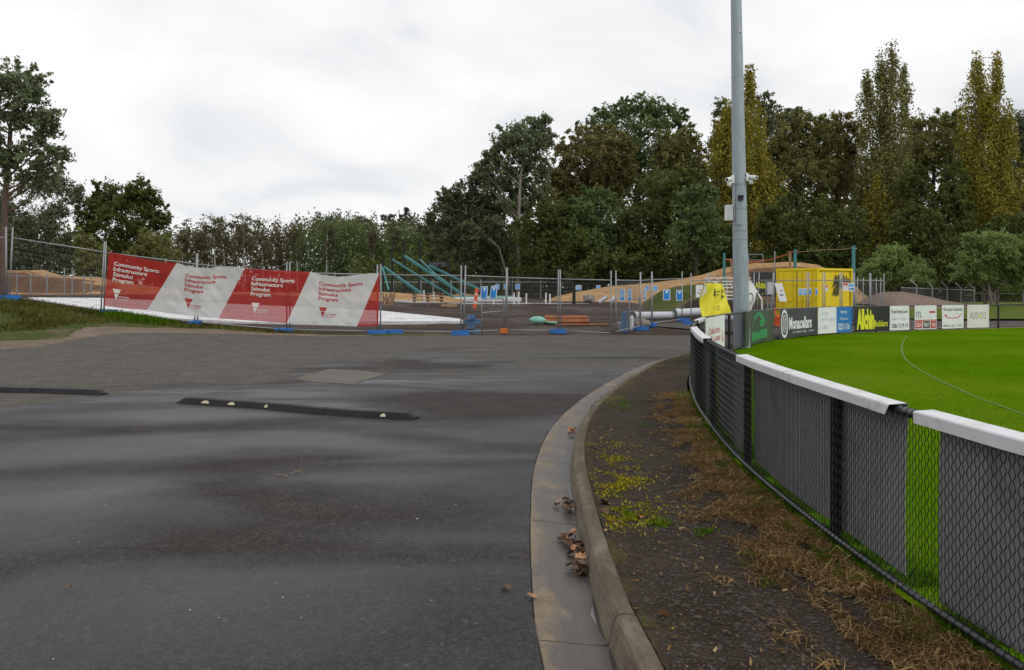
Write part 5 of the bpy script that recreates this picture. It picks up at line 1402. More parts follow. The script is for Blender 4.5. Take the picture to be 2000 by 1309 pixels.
m = MB(); a, b = at(862, 594, 53), at(892, 597, 53); m.box(((a.x+b.x)/2, 53, hgt(-3, 53)+0.06), (b.x-a.x, 1.0, 0.14)); tag(m.build('timber_slab', MT['timber'], loc=((a.x+b.x)/2, 53, 0.4)), 'flat pale timber slab right of the stacked pallets', 'timber')
# orange and white delineator
dl = thing('delineator_post', 'slim red and white flexible post left of the large blue notices', 'post', (X_(928, 44), 44, 0.1))
for k, (p0, p1, mt) in enumerate(((602, 593, 'orange'), (593, 588, 'whitepaint'), (588, 576, 'orange'), (576, 573, 'whitepaint'), (573, 563, 'orange'))):
    m = MB(); m.tube([at(926.5+(602-p0)*0.14, p0, 44), at(926.5+(602-p1)*0.14, p1, 44)], 0.085 if k % 2 == 0 else 0.07, 8); m.build('band', MT[mt], dl)
m = MB(); m.lathe((X_(926, 44), 44, hgt(-1.8, 44)-0.02), [(0.2, 0), (0.18, 0.05), (0.08, 0.1)], 10); m.build('base', MT['rubber'], dl)
# white pegs
for k, (px, pt, pb) in enumerate(((828, 567, 580), (847, 570, 580), (1004, 572, 592), (1013, 570, 592), (1028, 573, 592), (1066, 572, 592), (1074, 574, 593), (964, 575, 590))):
    Y = 59; m = MB(); x = X_(px, Y); m.tube([(x, Y, Z_(pb, Y)-0.3), (x, Y, Z_(pt, Y))], 0.055, 6)
    tag(m.build('white_peg', MT['whitepaint'], loc=(x, Y, 0.5)), ['first','second','third','fourth','fifth','sixth','seventh','eighth'][[0,1,3,4,5,6,7,2][k]]+' slim white peg from the left along the far path', 'peg', 'white pegs along the far path')
for k, (px, pt, pb, Y) in enumerate(((1121, 560, 592, 58), (1106, 545, 590, 80), (1040, 545, 592, 82), (1070, 560, 590, 70))):
    m = MB(); x = X_(px, Y); m.bar((x, Y, Z_(pb, Y)-0.3), (x, Y, Z_(pt, Y)), 0.14 if k else 0.2)
    tag(m.build('dark_post', MT['black'], loc=(x, Y, 0.5)), ['stout dark post in front of the sand slope', 'slim black post right of the stout one at the foot of the sand', 'slim black post in front of the pale gum trunk', 'short black post left of the sand slope'][k], 'post', 'black posts across the site')

# ------------------------------------------------------------------ rubber speed bump strips on the road
def strip(label, pts, lens, reflect):
    """pts: plan path of the near edge; modules of moulded rubber butted together"""
    p = Path(pts, 10); t = thing('speed_hump', label, 'speed hump', p.at(p.L/2), 'black rubber strips across the road')
    W = 0.22; Hh = 0.075; prof = [(0, 0.0), (0.012, 0.018), (0.05, Hh*0.94), (0.065, Hh), (W-0.06, Hh), (W-0.045, Hh*0.94), (W-0.01, 0.018), (W, 0)]
    s = 0.0; fit = p.L/sum(lens); lens = [q*fit for q in lens]
    for k, L in enumerate(lens):
        a, b = s, s+L-0.012; s += L; m = MB()
        def fn(q, i):
            e = min(q-a, b-q); sq = 1.0
            if (k == 0 and q-a < 0.12): sq = max(0.25, (q-a)/0.12)
            if (k == len(lens)-1 and b-q < 0.08): sq = max(0.25, (b-q)/0.08)
            o, z = prof[int(i)]; pt = p.off(q, -o); lift = 0.012*max(0, mnoise.noise(Vector((q*1.3, k, 0))))
            return (pt.x, pt.y, hgt(pt.x, pt.y)+0.002+z*sq+(lift if z > 0.01 else 0))
        us = lin(a, b, 24); m.grid(fn, us, list(range(len(prof))))
        for q in (a, b): m.poly([fn(q, i) for i in range(len(prof))])
        o = m.build('module', MT['rubber'], t)
        for (q0, q1, mt) in reflect.get(k, []):
            mm = MB()
            N_ = 8; arc = [(q0+(q1-q0)*i/N_, 0.016+0.024*math.sin(math.pi*i/N_)**0.5) for i in range(N_+1)]
            def fp(q, h): 
                z = 0.018+(h-0.012)*(Hh*0.94-0.018)/0.038; pt = p.off(q, -h); return (pt.x, pt.y-0.003, hgt(pt.x, pt.y)+0.006+z)
            mm.poly([fp(q, h) for q, h in arc]+[fp(q1, 0.014), fp(q0, 0.014)])
            mm.build('reflector', MT[mt], o)
        for q in lin(a+L*0.12, b-L*0.12, 3):
            mm = MB(); pt = p.off(q, -W/2); mm.lathe((pt.x, pt.y, hgt(pt.x, pt.y)+Hh+0.001), [(0.018, 0), (0.016, 0.008), (0.006, 0.009)], 8); mm.build('bolt', MT['darkgrey'], o)
def rp(px, py): Y = 1.65*FP/(py-HY); return (X_(px, Y), Y)
strip('long black rubber speed strip with cream reflectors in the middle of the road', [rp(341, 788), rp(410, 792.5), rp(500, 798.5), rp(600, 808), rp(650, 812), rp(720, 817), rp(809, 821)], [1.22, 1.22, 1.22],
      {0: [(0.46, 0.60, 'reflector'), (0.92, 1.04, 'reflector')], 1: [(1.55, 1.61, 'reflector')], 2: [(3.45, 3.53, 'reflector')]})
strip('black rubber speed strip cut off by the left edge of the picture', [rp(-60, 767), rp(30, 768), rp(110, 770), rp(194, 773.5)], [0.85, 1.05], {})

# ================================================================== trees
def quads_mesh(name, V, tone, mat, k=4):
    """V: (n, k, 3) corner points; one tone value per face"""
    n = V.shape[0]; me = bpy.data.meshes.new(name)
    me.vertices.add(n*k); me.loops.add(n*k); me.polygons.add(n)
    me.vertices.foreach_set('co', V.astype(np.float32).ravel())
    me.loops.foreach_set('vertex_index', np.arange(n*k, dtype=np.int32))
    me.polygons.foreach_set('loop_start', np.arange(0, n*k, k, dtype=np.int32))
    try: me.polygons.foreach_set('loop_total', np.full(n, k, dtype=np.int32))
    except Exception: pass
    me.update(calc_edges=True); me.validate()
    at_ = me.attributes.new('tone', 'FLOAT', 'FACE'); at_.data.foreach_set('value', tone.astype(np.float32))
    me.materials.append(mat); return me

def leaf_cards(C, size, rg, droop=0.0, aspect=0.55):
    """diamond leaves round the centres C"""
    n = len(C); d = rg.normal(size=(n, 3)); d[:, 2] -= droop*1.6
    d /= np.linalg.norm(d, axis=1)[:, None]+1e-9
    e = np.cross(d, rg.normal(size=(n, 3))); e /= np.linalg.norm(e, axis=1)[:, None]+1e-9
    s = (size*rg.uniform(0.6, 1.4, n))[:, None]
    a = C-d*s*0.5; b = C+d*s*0.5; w = e*s*aspect*0.5; mid = C-d*s*0.08
    return np.stack([a, mid+w, b, mid-w], 1)

def clumps(blobs, n_leaf, rg, sub_r, shell=0.55, flat=0.75, droop=0.0):
    """blobs: (x, y, z, rx, ry, rz); smaller lobes break up each blob, and leaves gather into drawn-out sprays near the skin"""
    full = []
    for b in blobs:
        full.append((b, 1.0))
        for _ in range(6):
            u = rg.normal(size=3); u[2] = u[2]*0.8+0.25; u /= np.linalg.norm(u); k = rg.uniform(0.28, 0.52); o = rg.uniform(0.72, 1.05)
            full.append(((b[0]+u[0]*b[3]*o, b[1]+u[1]*b[4]*o, b[2]+u[2]*b[5]*o, b[3]*k, b[4]*k, b[5]*k*rg.uniform(0.8, 1.3)), 0.75))
    area = np.array([(b[3]*b[5])*w+0.05 for b, w in full]); share = area/area.sum(); out = []; tn = []
    for (b, w), s in zip(full, share):
        n = int(n_leaf*s); r = (b[3]*b[4]*b[5])**(1/3)
        if n < 4: continue
        ns = max(4, int(n/46)); u = rg.normal(size=(ns, 3)); u /= np.linalg.norm(u, axis=1)[:, None]
        k = shell+(1-shell)*rg.uniform(0, 1, ns)**0.7; k *= rg.uniform(0.85, 1.12, ns)
        c = u*k[:, None]*np.array(b[3:6])+np.array(b[:3])
        ax = u+rg.normal(size=(ns, 3))*0.6; ax[:, 2] += 0.25-droop*1.6; ax /= np.linalg.norm(ax, axis=1)[:, None]
        sr = sub_r*max(r, 0.9)*rg.uniform(0.55, 1.25, ns)
        idx = rg.integers(0, ns, n); g = np.clip(rg.normal(size=(n, 3)), -2, 2)*0.42; g[:, 2] *= flat
        al = np.clip(rg.normal(size=n), -1.9, 1.9)*0.75
        out.append(c[idx]+(g+ax[idx]*al[:, None])*sr[idx][:, None])
        tc_ = rg.uniform(0, 1, ns); tn.append(np.clip(0.10+tc_[idx]*0.6+rg.uniform(0, 0.25, n), 0, 1))
    return np.concatenate(out), np.concatenate(tn)

def tree_trunk(mb, base, top, r0, r1, rg, bend=0.3, n=7):
    base, top = Vector(base), Vector(top); L = (top-base).length; pts = []
    for i in range(n):
        t = i/(n-1); w = math.sin(math.pi*t)*bend
        pts.append(base.lerp(top, t)+Vector((w*rg.normal()*0.5, w*rg.normal()*0.5, 0)))
    mb.tube(pts, [r0+(r1-r0)*(i/(n-1))**0.8 for i in range(n)], 7, caps=False); return pts

def tree(label, cat_kind, px, Y, mat, blobs, n, size, bark='barkdark', trunk=None, limbs=True, sub_r=0.30, shell=0.5, droop=0.0, seed=0, base_py=None, r0=None, flat=0.75, group=None, zb=None, aspect=0.55, tilt=0.0):
    """blobs in photo pixels relative to distance Y: (px, py, half width, half height[, depth offset m])"""
    rg = np.random.default_rng(seed+11); x = X_(px, Y); z0 = hgt(x, Y) if zb is None else zb; k = Y/FP
    B = []
    for b in blobs:
        dy = b[4] if len(b) > 4 else rg.uniform(-0.3, 0.3)*b[2]*k
        rx, rz = b[2]*k, b[3]*k; ry = rx*0.85 if len(b) < 6 else b[5]
        B.append((X_(b[0], Y), Y+dy, Z_(b[1], Y), rx, ry, rz))
    t = thing(cat_kind, label, 'tree', (x, Y, z0), group)
    mb = MB(); topz = max(b[2]+b[5]*0.5 for b in B); hgt_ = topz-z0; r0 = r0 or max(0.12, hgt_*0.022)
    cx = sum(b[0]*b[3] for b in B)/sum(b[3] for b in B)
    tops = trunk or [(x, Y, z0-0.2), (cx, Y, topz)]
    for i, (p, q) in enumerate(zip(tops, tops[1:])):
        f0 = 1-0.75*i/max(1, len(tops)-1); f1 = 1-0.75*(i+1)/max(1, len(tops)-1)
        tree_trunk(mb, p, q, r0*f0, max(0.03, r0*f1), rg, hgt_*0.008)
    if limbs:
        for b in B:
            dh = math.hypot(b[0]-tops[-1][0], b[1]-tops[-1][1]); t_ = min(0.9, max(0.16, (b[2]-max(b[5]*0.9, dh*1.0)-z0)/max(0.5, hgt_)))
            tp = [Vector(q) for q in tops]; s = Vector((0, 0, 0))
            zz_ = z0+hgt_*t_; s = tp[-1]
            for p, q in zip(tp, tp[1:]):
                if p.z <= zz_ <= q.z: s = p.lerp(q, (zz_-p.z)/max(1e-3, q.z-p.z))
            e = Vector((b[0], b[1], b[2])); mid = s.lerp(e, 0.5)+Vector((0, 0, -0.04*hgt_*0.3))
            mb.tube([s, mid, e, e+(e-mid).normalized()*b[5]*0.5], [r0*0.34, r0*0.22, r0*0.12, r0*0.04], 5, caps=False)
            for j in range(3):
                d = Vector(tuple(rg.normal(size=3))); d.z = abs(d.z); d.normalize(); mb.tube([mid.lerp(e, 0.5), e+Vector((d.x*b[3], d.y*b[4], d.z*b[5]))*0.75], [r0*0.14, r0*0.03], 4, caps=False)
    mb.build('trunk', MT[bark], t, smooth=True)
    n = int(n*2.3); size = size*0.60; sub_r *= 0.95
    C, tone = clumps(B, n, rg, sub_r, shell, flat, droop)
    keep = C[:, 2] > z0-0.2; C, tone = C[keep], tone[keep]
    V = leaf_cards(C, size, rg, droop, aspect)-np.array([x, Y, z0])
    obj_of('crown', quads_mesh('crown', V, tone, F[mat]), t); return t

def poplar(label, px, Y, mat, spires, n, size, seed, zb=None):
    """fastigiate tree: spires (px, top py, bottom py, half width)"""
    rg = np.random.default_rng(seed); x = X_(px, Y); z0 = hgt(x, Y) if zb is None else zb; k = Y/FP
    t = thing('poplar_tree', label, 'tree', (x, Y, z0), 'columnar poplars'); mb = MB(); CC = []; TT = []
    spires = [(s[0], s[1], s[2], s[3]*1.12) for s in spires]; n = int(n*2.2); size *= 0.70
    area = [(s[2]-s[1])*s[3] for s in spires]
    for s, a in zip(spires, area):
        sx = X_(s[0], Y); zt = Z_(s[1], Y); zb_ = Z_(s[2], Y); w = s[3]*k; m = int(n*a/sum(area)); dy0 = rg.uniform(-1, 1)*w*0.6
        tree_trunk(mb, (x+(sx-x)*0.3, Y, z0-0.2), (sx, Y+dy0, zt-0.4), 0.26, 0.03, rg, 0.2, 9)
        ns = max(8, m//34); h = rg.uniform(0, 1, ns)**0.85; prof = np.clip(np.minimum(1.0, (1-h)*3.6+0.16)*np.minimum(1, h*5+0.45), 0.14, 1)
        prof *= 1+0.28*np.sin(h*17+rg.uniform(0, 6))*rg.uniform(0.3, 1, ns)
        an = rg.uniform(0, 2*np.pi, ns); rr = w*prof*rg.uniform(0.15, 1.08, ns)
        c = np.stack([sx+rr*np.cos(an), Y+dy0+rr*np.sin(an), zb_+(zt-zb_)*h], 1)
        idx = rg.integers(0, ns, m); g = np.clip(rg.normal(size=(m, 3)), -1.7, 1.7)*np.array([0.24, 0.24, 0.85])
        p = c[idx]+g*min(1.0, w*0.55+0.25); CC.append(p)
        tc_ = rg.uniform(0, 1, ns); TT.append(np.clip(tc_[idx]*0.6+rg.uniform(0, 0.45, m), 0, 1))
        for j in range(12):
            hh = rg.uniform(0.1, 0.85); a_ = rg.uniform(0, 6.28); q = Vector((sx, Y+dy0, zb_+(zt-zb_)*hh)); mb.tube([q, q+Vector((math.cos(a_)*w*0.6, math.sin(a_)*w*0.6, 2.2))], [0.05, 0.015], 4, caps=False)
    mb.build('trunk', MT['barkpale'], t, smooth=True)
    C = np.concatenate(CC); tone = np.concatenate(TT); keep = C[:, 2] > z0; C, tone = C[keep], tone[keep]
    obj_of('crown', quads_mesh('crown', leaf_cards(C, size, rg, -0.6)-np.array([x, Y, z0]), tone, F[mat]), t); return t

# ---- left side
Y = 52
tree('tall gum with a long bare reddish trunk at the left edge of the picture', 'gum_tree', 12, Y, 'gum',
     [(-45, 215, 60, 70), (20, 160, 52, 40), (58, 172, 40, 30), (62, 215, 46, 48), (12, 222, 44, 36), (95, 238, 26, 26), (107, 248, 16, 20), (82, 292, 44, 32), (112, 302, 22, 18), (95, 330, 34, 28), (80, 268, 10, 16), (38, 300, 14, 16), (12, 328, 22, 34), (-30, 310, 50, 45), (55, 345, 22, 12), (-14, 260, 22, 36), (92, 358, 22, 16)],
     8500, 0.36, 'barkred', trunk=[(X_(6, Y), Y, 0.4), (X_(10, Y), Y, Z_(400, Y)), (X_(20, Y), Y, Z_(260, Y)), (X_(30, Y), Y, Z_(170, Y))], sub_r=0.24, shell=0.30, seed=1, r0=0.24, droop=0.3)
tree('open crowned small gum behind the tall left gum', 'gum_tree', 110, 84, 'dusk', [(70, 368, 40, 22), (130, 372, 26, 20), (148, 385, 14, 14), (120, 408, 16, 14), (105, 350, 24, 12), (100, 425, 24, 16)], 3200, 0.36, 'barkpale',
     trunk=[(X_(60, 84), 84, 1), (X_(95, 84), 84, Z_(450, 84)), (X_(125, 84), 84, Z_(390, 84))], sub_r=0.4, shell=0.3, seed=2)
tree('broad dark bush under the tall left gum', 'bush_tree', 40, 82, 'dusk', [(20, 420, 60, 50), (80, 440, 45, 44), (50, 475, 80, 46), (-30, 450, 70, 60), (110, 480, 34, 30), (0, 505, 80, 40), (90, 515, 60, 34)], 12000, 0.40, seed=3)
tree('rounded dense tree between the left gum and the birch wood', 'round_tree', 232, 86, 'dark', [(215, 385, 38, 32), (262, 375, 40, 30), (240, 425, 70, 50), (185, 420, 32, 42), (302, 415, 26, 40), (278, 385, 30, 30), (200, 395, 20, 20), (170, 440, 22, 24), (318, 432, 16, 22), (240, 480, 72, 40), (235, 520, 80, 30)], 15000, 0.42, seed=4, sub_r=0.26)
tree('yellowing low bush at the foot of the rounded tree', 'bush_tree', 165, 80, 'ochre', [(160, 480, 18, 28), (175, 510, 30, 26), (195, 500, 20, 22)], 2000, 0.32, seed=5)
tree('olive brown low bush right of the rounded tree', 'bush_tree', 290, 81, 'ochre', [(282, 478, 18, 30), (310, 490, 22, 30), (262, 505, 26, 22), (330, 505, 20, 24)], 3200, 0.32, seed=6)

# ---- birch wood in the middle distance
rb = random.Random(3)
def wood(name, label, xs_, Y0, Y1, topf, n, mat, size, seed):
    rg = np.random.default_rng(seed); px = rg.uniform(xs_[0], xs_[1], n); Yv = rg.uniform(Y0, Y1, n)
    top = np.interp(px, [a for a, _ in topf], [b for _, b in topf])+8*np.sin(px*0.11)+6*np.sin(px*0.31+1)
    ns = n//30; idx = rg.integers(0, ns, n); sp = rg.uniform(xs_[0], xs_[1], ns); sY = rg.uniform(Y0, Y1, ns); sv = rg.uniform(0, 1, ns)
    stop = np.interp(sp, [a for a, _ in topf], [b for _, b in topf])+5*np.sin(sp*0.17)+4*np.sin(sp*0.47+1)+rg.uniform(-9, 8, ns)
    zt = HC-(stop-HY)/FP*sY; zc = 0.3+(zt-0.3)*(0.02+0.98*sv)
    c = np.stack([(sp-1000)/FP*sY, sY, zc], 1)
    C = c[idx]+np.clip(rg.normal(size=(n, 3)), -1.6, 1.6)*np.array([0.42, 0.42, 1.1])*0.8
    tone = np.clip(rg.uniform(0, 1, ns)[idx]*0.6+rg.uniform(0, 0.45, n), 0, 1)
    o = obj_of(name, quads_mesh(name, leaf_cards(C, size, rg, 0.3), tone, F[mat])); return tag(o, label, 'wood', kind='stuff')
topA = [(300, 470), (345, 455), (400, 450), (470, 447), (520, 446), (560, 445), (585, 436), (620, 430), (680, 436), (740, 446), (780, 434), (840, 440), (900, 450)]
wood('birch_wood', 'autumn birch wood filling the distance behind the banner', (315, 900), 132, 160, topA, 66000, 'birch', 0.42, 31)
wood('birch_wood', 'greener part of the far wood behind the right half of the banner', (570, 900), 126, 131, [(570, 470), (600, 445), (640, 436), (700, 440), (745, 452), (800, 446), (900, 470)], 26000, 'mid', 0.36, 32)
wood('dark_wood', 'dark mass of wood behind all the right hand trees', (820, 2150), 128, 150, [(820, 470), (900, 400), (1000, 380), (1100, 350), (1250, 330), (1400, 320), (1600, 300), (1800, 290), (2150, 290)], 46000, 'dark', 0.85, 33)
wood('dark_wood', 'dark mass of wood at the left behind the bank', (-300, 340), 95, 115, [(-300, 420), (0, 440), (120, 470), (340, 480)], 15000, 'dark', 0.6, 34)
ORD = dict(zip(sorted(range(14), key=lambda k: (396,418,438,475,366,512,543,356,578,640,728,768,842,858)[k]), 'first second third fourth fifth sixth seventh eighth ninth tenth eleventh twelfth thirteenth last'.split()))
wood('undergrowth', 'dim low undergrowth under the right hand trees', (690, 2150), 99, 122, [(690, 520), (900, 505), (1200, 500), (2150, 500)], 36000, 'dark', 0.6, 35)
BG = 'pale trunked birches along the front of the far wood'
for i, (px, tp, w) in enumerate(((396, 452, 14), (418, 424, 22), (438, 432, 16), (475, 420, 24), (366, 448, 12), (512, 455, 14), (543, 452, 14), (356, 462, 12), (578, 446, 14), (640, 440, 14), (728, 450, 14), (768, 446, 12), (842, 450, 12), (858, 452, 12))):
    rg = random.Random(50+i); Yb = 122+rg.uniform(-3, 3)
    tree(ORD[i]+' pale trunked slender birch from the left along the far wood', 'birch_tree', px, Yb, 'birch', [(px, tp+14, w, 15), (px+rg.uniform(-8, 8), tp+34, w*0.8, 16), (px+rg.uniform(-6, 6), tp+55, w*0.7, 14)], 520, 0.42, 'barkbirch',
         trunk=[(X_(px+rg.uniform(-4, 4), Yb), Yb, 0.2), (X_(px, Yb), Yb, Z_(tp+8, Yb))], sub_r=0.5, shell=0.2, seed=60+i, r0=0.15, group=BG, limbs=False)
tree('distant layered gum showing above the far wood', 'gum_tree', 705, 175, 'far', [(690, 436, 14, 7), (712, 432, 14, 7), (728, 442, 8, 9), (705, 446, 26, 8)], 1500, 0.6, seed=81, sub_r=0.4)
tree('rounded far tree above the wood left of the distant gum', 'round_tree', 655, 178, 'far', [(655, 434, 24, 13), (640, 446, 20, 12), (675, 446, 18, 12)], 1800, 0.6, seed=82)
tree('dark far conifer rising above the wood near the right hand trees', 'conifer_tree', 794, 185, 'far', [(794, 413, 5, 7), (794, 424, 11, 9), (794, 436, 17, 10), (768, 432, 18, 12), (760, 445, 16, 10)], 2200, 0.55, seed=83, sub_r=0.3)

# ---- right hand mass, from the left
tree('dark spreading tree at the left end of the right hand tree line', 'broad_tree', 900, 92, 'dusk', [(880, 385, 26, 18), (905, 372, 34, 22), (940, 350, 24, 18), (865, 420, 30, 26), (915, 415, 54, 40), (840, 442, 24, 16), (960, 400, 40, 44), (890, 455, 46, 26), (945, 470, 60, 40), (860, 500, 26, 22), (985, 500, 60, 44), (935, 525, 60, 30)], 17000, 0.46, seed=7, sub_r=0.28)
tree('tall gum with a pale forked trunk in front of the dark trees', 'gum_tree', 1014, 90, 'gum', [(1010, 262, 32, 22), (1050, 246, 28, 20), (1068, 268, 18, 22), (1030, 290, 50, 26), (980, 285, 24, 20), (962, 300, 16, 18), (940, 325, 13, 10), (985, 330, 36, 26), (1045, 325, 34, 26), (1000, 365, 30, 22), (958, 355, 22, 18), (1050, 370, 30, 26), (1008, 405, 34, 20), (940, 345, 14, 14), (1064, 236, 10, 10)],
     15000, 0.44, 'barkpale', trunk=[(X_(1012, 90), 88.0, 0.3), (X_(1014, 90), 88.0, Z_(440, 90)), (X_(1016, 90), 88.6, Z_(350, 90)), (X_(1028, 90), 90, Z_(280, 90))], sub_r=0.30, shell=0.35, seed=8, r0=0.24, droop=0.35)
tree('leaning pale limbed gum low in front of the forked gum', 'gum_tree', 1008, 88, 'dusk', [(936, 462, 26, 20), (965, 440, 22, 18), (915, 448, 20, 14)], 2600, 0.42, 'barkpale', trunk=[(X_(1006, 88), 88, 0.2), (X_(975, 88), 87.6, Z_(485, 88)), (X_(938, 88), 87.4, Z_(450, 88))], seed=9, r0=0.14)
tree('broad olive brown tree right of the forked gum', 'broad_tree', 1160, 100, 'olive', [(1150, 270, 44, 24), (1195, 275, 36, 28), (1115, 300, 34, 24), (1165, 310, 66, 38), (1110, 345, 44, 34), (1190, 350, 60, 40), (1145, 385, 56, 34), (1215, 310, 26, 40), (1085, 380, 26, 36)], 17000, 0.48, seed=10, sub_r=0.24, droop=0.5)
tree('tallest dark green broad tree in the middle of the tree line', 'broad_tree', 1245, 110, 'mid', [(1215, 215, 36, 22), (1262, 210, 44, 20), (1300, 232, 36, 26), (1180, 232, 30, 20), (1240, 245, 80, 30), (1335, 245, 18, 20), (1155, 248, 18, 12), (1250, 290, 90, 40), (1340, 285, 18, 20), (1325, 320, 30, 50), (1240, 345, 80, 50)], 17000, 0.50, seed=11, sub_r=0.26)
tree('olive tinged feathery tree just left of the light pole trees', 'broad_tree', 1330, 97, 'ochre', [(1320, 285, 34, 34), (1352, 290, 24, 40), (1295, 300, 24, 40), (1340, 345, 40, 50), (1290, 360, 36, 44), (1372, 340, 18, 34)], 10000, 0.46, seed=12, sub_r=0.26, droop=0.3)
tree('dark cypress like tree standing in front of the tallest broad tree', 'cypress_tree', 1315, 86, 'dark', [(1290, 390, 46, 60), (1345, 380, 40, 56), (1320, 440, 70, 60), (1260, 450, 50, 60), (1378, 430, 34, 66), (1320, 510, 80, 40), (1250, 515, 50, 36), (1395, 500, 40, 50)], 20000, 0.44, seed=13, sub_r=0.24)
tree('bright mid green tree low between the forked gum and the dark cypress', 'round_tree', 1155, 88, 'mid', [(1165, 395, 32, 28), (1130, 420, 40, 36), (1185, 430, 40, 40), (1150, 470, 60, 40), (1205, 480, 40, 40)], 11000, 0.44, seed=14, sub_r=0.26)
tree('dim green tree with low limbs right beside the forked gum', 'broad_tree', 1080, 87, 'dark', [(1080, 430, 40, 40), (1045, 470, 40, 40), (1105, 480, 50, 44), (1070, 520, 70, 34), (1150, 520, 60, 34)], 12000, 0.44, seed=15)
tree('small dark bushy tree with a bright edge in front of the cypress', 'bush_tree', 1360, 80, 'mid', [(1345, 395, 26, 28), (1375, 385, 24, 24), (1362, 430, 40, 34), (1340, 465, 36, 34), (1385, 470, 32, 36)], 7000, 0.40, seed=16)
poplar('golden poplar rising directly behind the light pole', 1455, 92, 'gold', [(1468, 148, 470, 25), (1425, 216, 500, 30), (1405, 250, 480, 20), (1485, 310, 530, 34), (1450, 240, 530, 40), (1502, 390, 525, 22)], 17000, 0.40, 101)
tree('dark broad gum behind the golden poplar at the light pole', 'broad_tree', 1490, 106, 'dusk', [(1415, 215, 26, 26), (1495, 195, 18, 18), (1500, 225, 34, 26), (1520, 255, 40, 34), (1440, 240, 40, 36), (1490, 290, 60, 40), (1410, 290, 30, 40), (1540, 300, 40, 40)], 11000, 0.48, seed=17, sub_r=0.28)
tree('olive willow like tree right of the golden poplar', 'willow_tree', 1560, 98, 'ochre', [(1545, 250, 34, 30), (1580, 245, 34, 26), (1560, 290, 60, 40), (1520, 310, 34, 40), (1605, 300, 40, 44), (1560, 345, 66, 36), (1540, 390, 40, 26)], 13000, 0.46, seed=18, sub_r=0.24, droop=0.7)
tree('thin topped olive tree between the willow and the tall poplar', 'willow_tree', 1630, 99, 'olive', [(1615, 245, 26, 26), (1645, 240, 28, 24), (1660, 275, 30, 34), (1620, 295, 40, 40), (1650, 340, 44, 44), (1620, 390, 36, 36)], 9000, 0.46, seed=19, sub_r=0.28, droop=0.7)
poplar('tallest poplar with three dark pointed spires', 1728, 93, 'ochre', [(1737, 106, 440, 25), (1768, 138, 440, 15), (1690, 158, 450, 18), (1720, 112, 340, 17), (1722, 290, 540, 46), (1690, 360, 545, 30), (1752, 360, 545, 28)], 17000, 0.38, 102)
poplar('yellow skirt poplar in front of the three spired one', 1712, 90, 'gold', [(1712, 360, 545, 22), (1740, 410, 545, 18), (1690, 440, 540, 12)], 4200, 0.36, 105)
tree('olive tree with a ragged top right of the tallest poplar', 'willow_tree', 1815, 101, 'ochre', [(1800, 250, 34, 26), (1835, 240, 34, 24), (1865, 250, 26, 26), (1820, 290, 60, 36), (1790, 320, 34, 34), (1860, 310, 34, 40)], 10000, 0.46, seed=20, sub_r=0.28, droop=0.5)
poplar('golden poplar with two tips near the right edge', 1928, 91, 'gold', [(1904, 126, 440, 24), (1944, 124, 440, 19), (1925, 215, 500, 48), (1888, 290, 520, 26), (1966, 240, 520, 30), (1930, 370, 540, 48)], 19000, 0.40, 103)
tree('dim green tree cut off by the right edge', 'broad_tree', 2005, 98, 'dusk', [(1990, 250, 24, 40), (2025, 270, 40, 60), (2000, 340, 40, 60), (2030, 420, 50, 60), (1995, 430, 30, 50)], 9000, 0.46, seed=21)
UG = 'dark undergrowth trees below the poplars'
for i, (lab, px, Yq, bl, n) in enumerate((
    ('dark undergrowth tree at the foot of the golden poplar by the pole', 1530, 84, [(1525, 440, 44, 50), (1560, 480, 50, 44), (1520, 515, 50, 34), (1465, 525, 40, 26)], 9000),
    ('dark undergrowth tree below the olive willow', 1610, 85, [(1600, 430, 50, 44), (1640, 470, 50, 50), (1590, 500, 60, 44), (1650, 525, 50, 30)], 9500),
    ('dark rounded undergrowth tree right of the tallest poplar', 1795, 84, [(1800, 425, 34, 26), (1785, 460, 50, 40), (1825, 465, 40, 40), (1800, 510, 70, 44), (1745, 520, 40, 30)], 9500),
    ('dark undergrowth tree between the two right hand poplars', 1860, 88, [(1850, 400, 30, 50), (1870, 450, 40, 60), (1845, 500, 40, 50), (1870, 350, 26, 40), (1790, 370, 30, 44)], 9000),
    ('dark undergrowth tree behind the pale tree at the right edge', 1950, 86, [(1940, 470, 50, 40), (1985, 480, 50, 60), (1920, 520, 60, 40), (1990, 530, 50, 36)], 9000),
    ('dark low tree in the gap left of the light pole', 1415, 86, [(1420, 480, 34, 40), (1400, 515, 40, 34), (1440, 525, 40, 26)], 5500),
    ('dark low tree behind the grassy mound', 1200, 84, [(1200, 515, 60, 30), (1250, 530, 50, 24), (1150, 535, 50, 22)], 6500))):
    tree(lab, 'bush_tree', px, Yq, 'dark', bl, n, 0.46, seed=200+i, group=UG, sub_r=0.28)
tree('pale green pepper tree leaning over the spare mesh panels', 'pepper_tree', 1742, 63, 'light', [(1745, 498, 26, 18), (1730, 520, 40, 22), (1785, 528, 32, 20), (1765, 535, 40, 20), (1700, 528, 26, 18), (1800, 545, 20, 14), (1735, 548, 40, 16), (1690, 545, 14, 10)], 9500, 0.26, 'barkdark', trunk=[(X_(1748, 63), 63, 0.2), (X_(1752, 63), 63, Z_(560, 63)), (X_(1745, 63), 63, Z_(505, 63))], seed=22, sub_r=0.30, shell=0.4)
tree('pale green pepper tree at the right edge with three slim stems', 'pepper_tree', 1945, 61, 'light', [(1930, 478, 40, 22), (1975, 476, 40, 24), (1910, 505, 36, 24), (1955, 505, 50, 28), (1995, 510, 34, 34), (1880, 528, 22, 16), (1920, 535, 46, 20), (1975, 545, 46, 22), (2020, 500, 40, 40)], 15000, 0.27, 'barkpale', trunk=[(X_(1938, 61), 61, 0.2), (X_(1930, 61), 61, Z_(545, 61)), (X_(1925, 61), 61, Z_(490, 61))], seed=23, sub_r=0.30, shell=0.4)
m = MB()
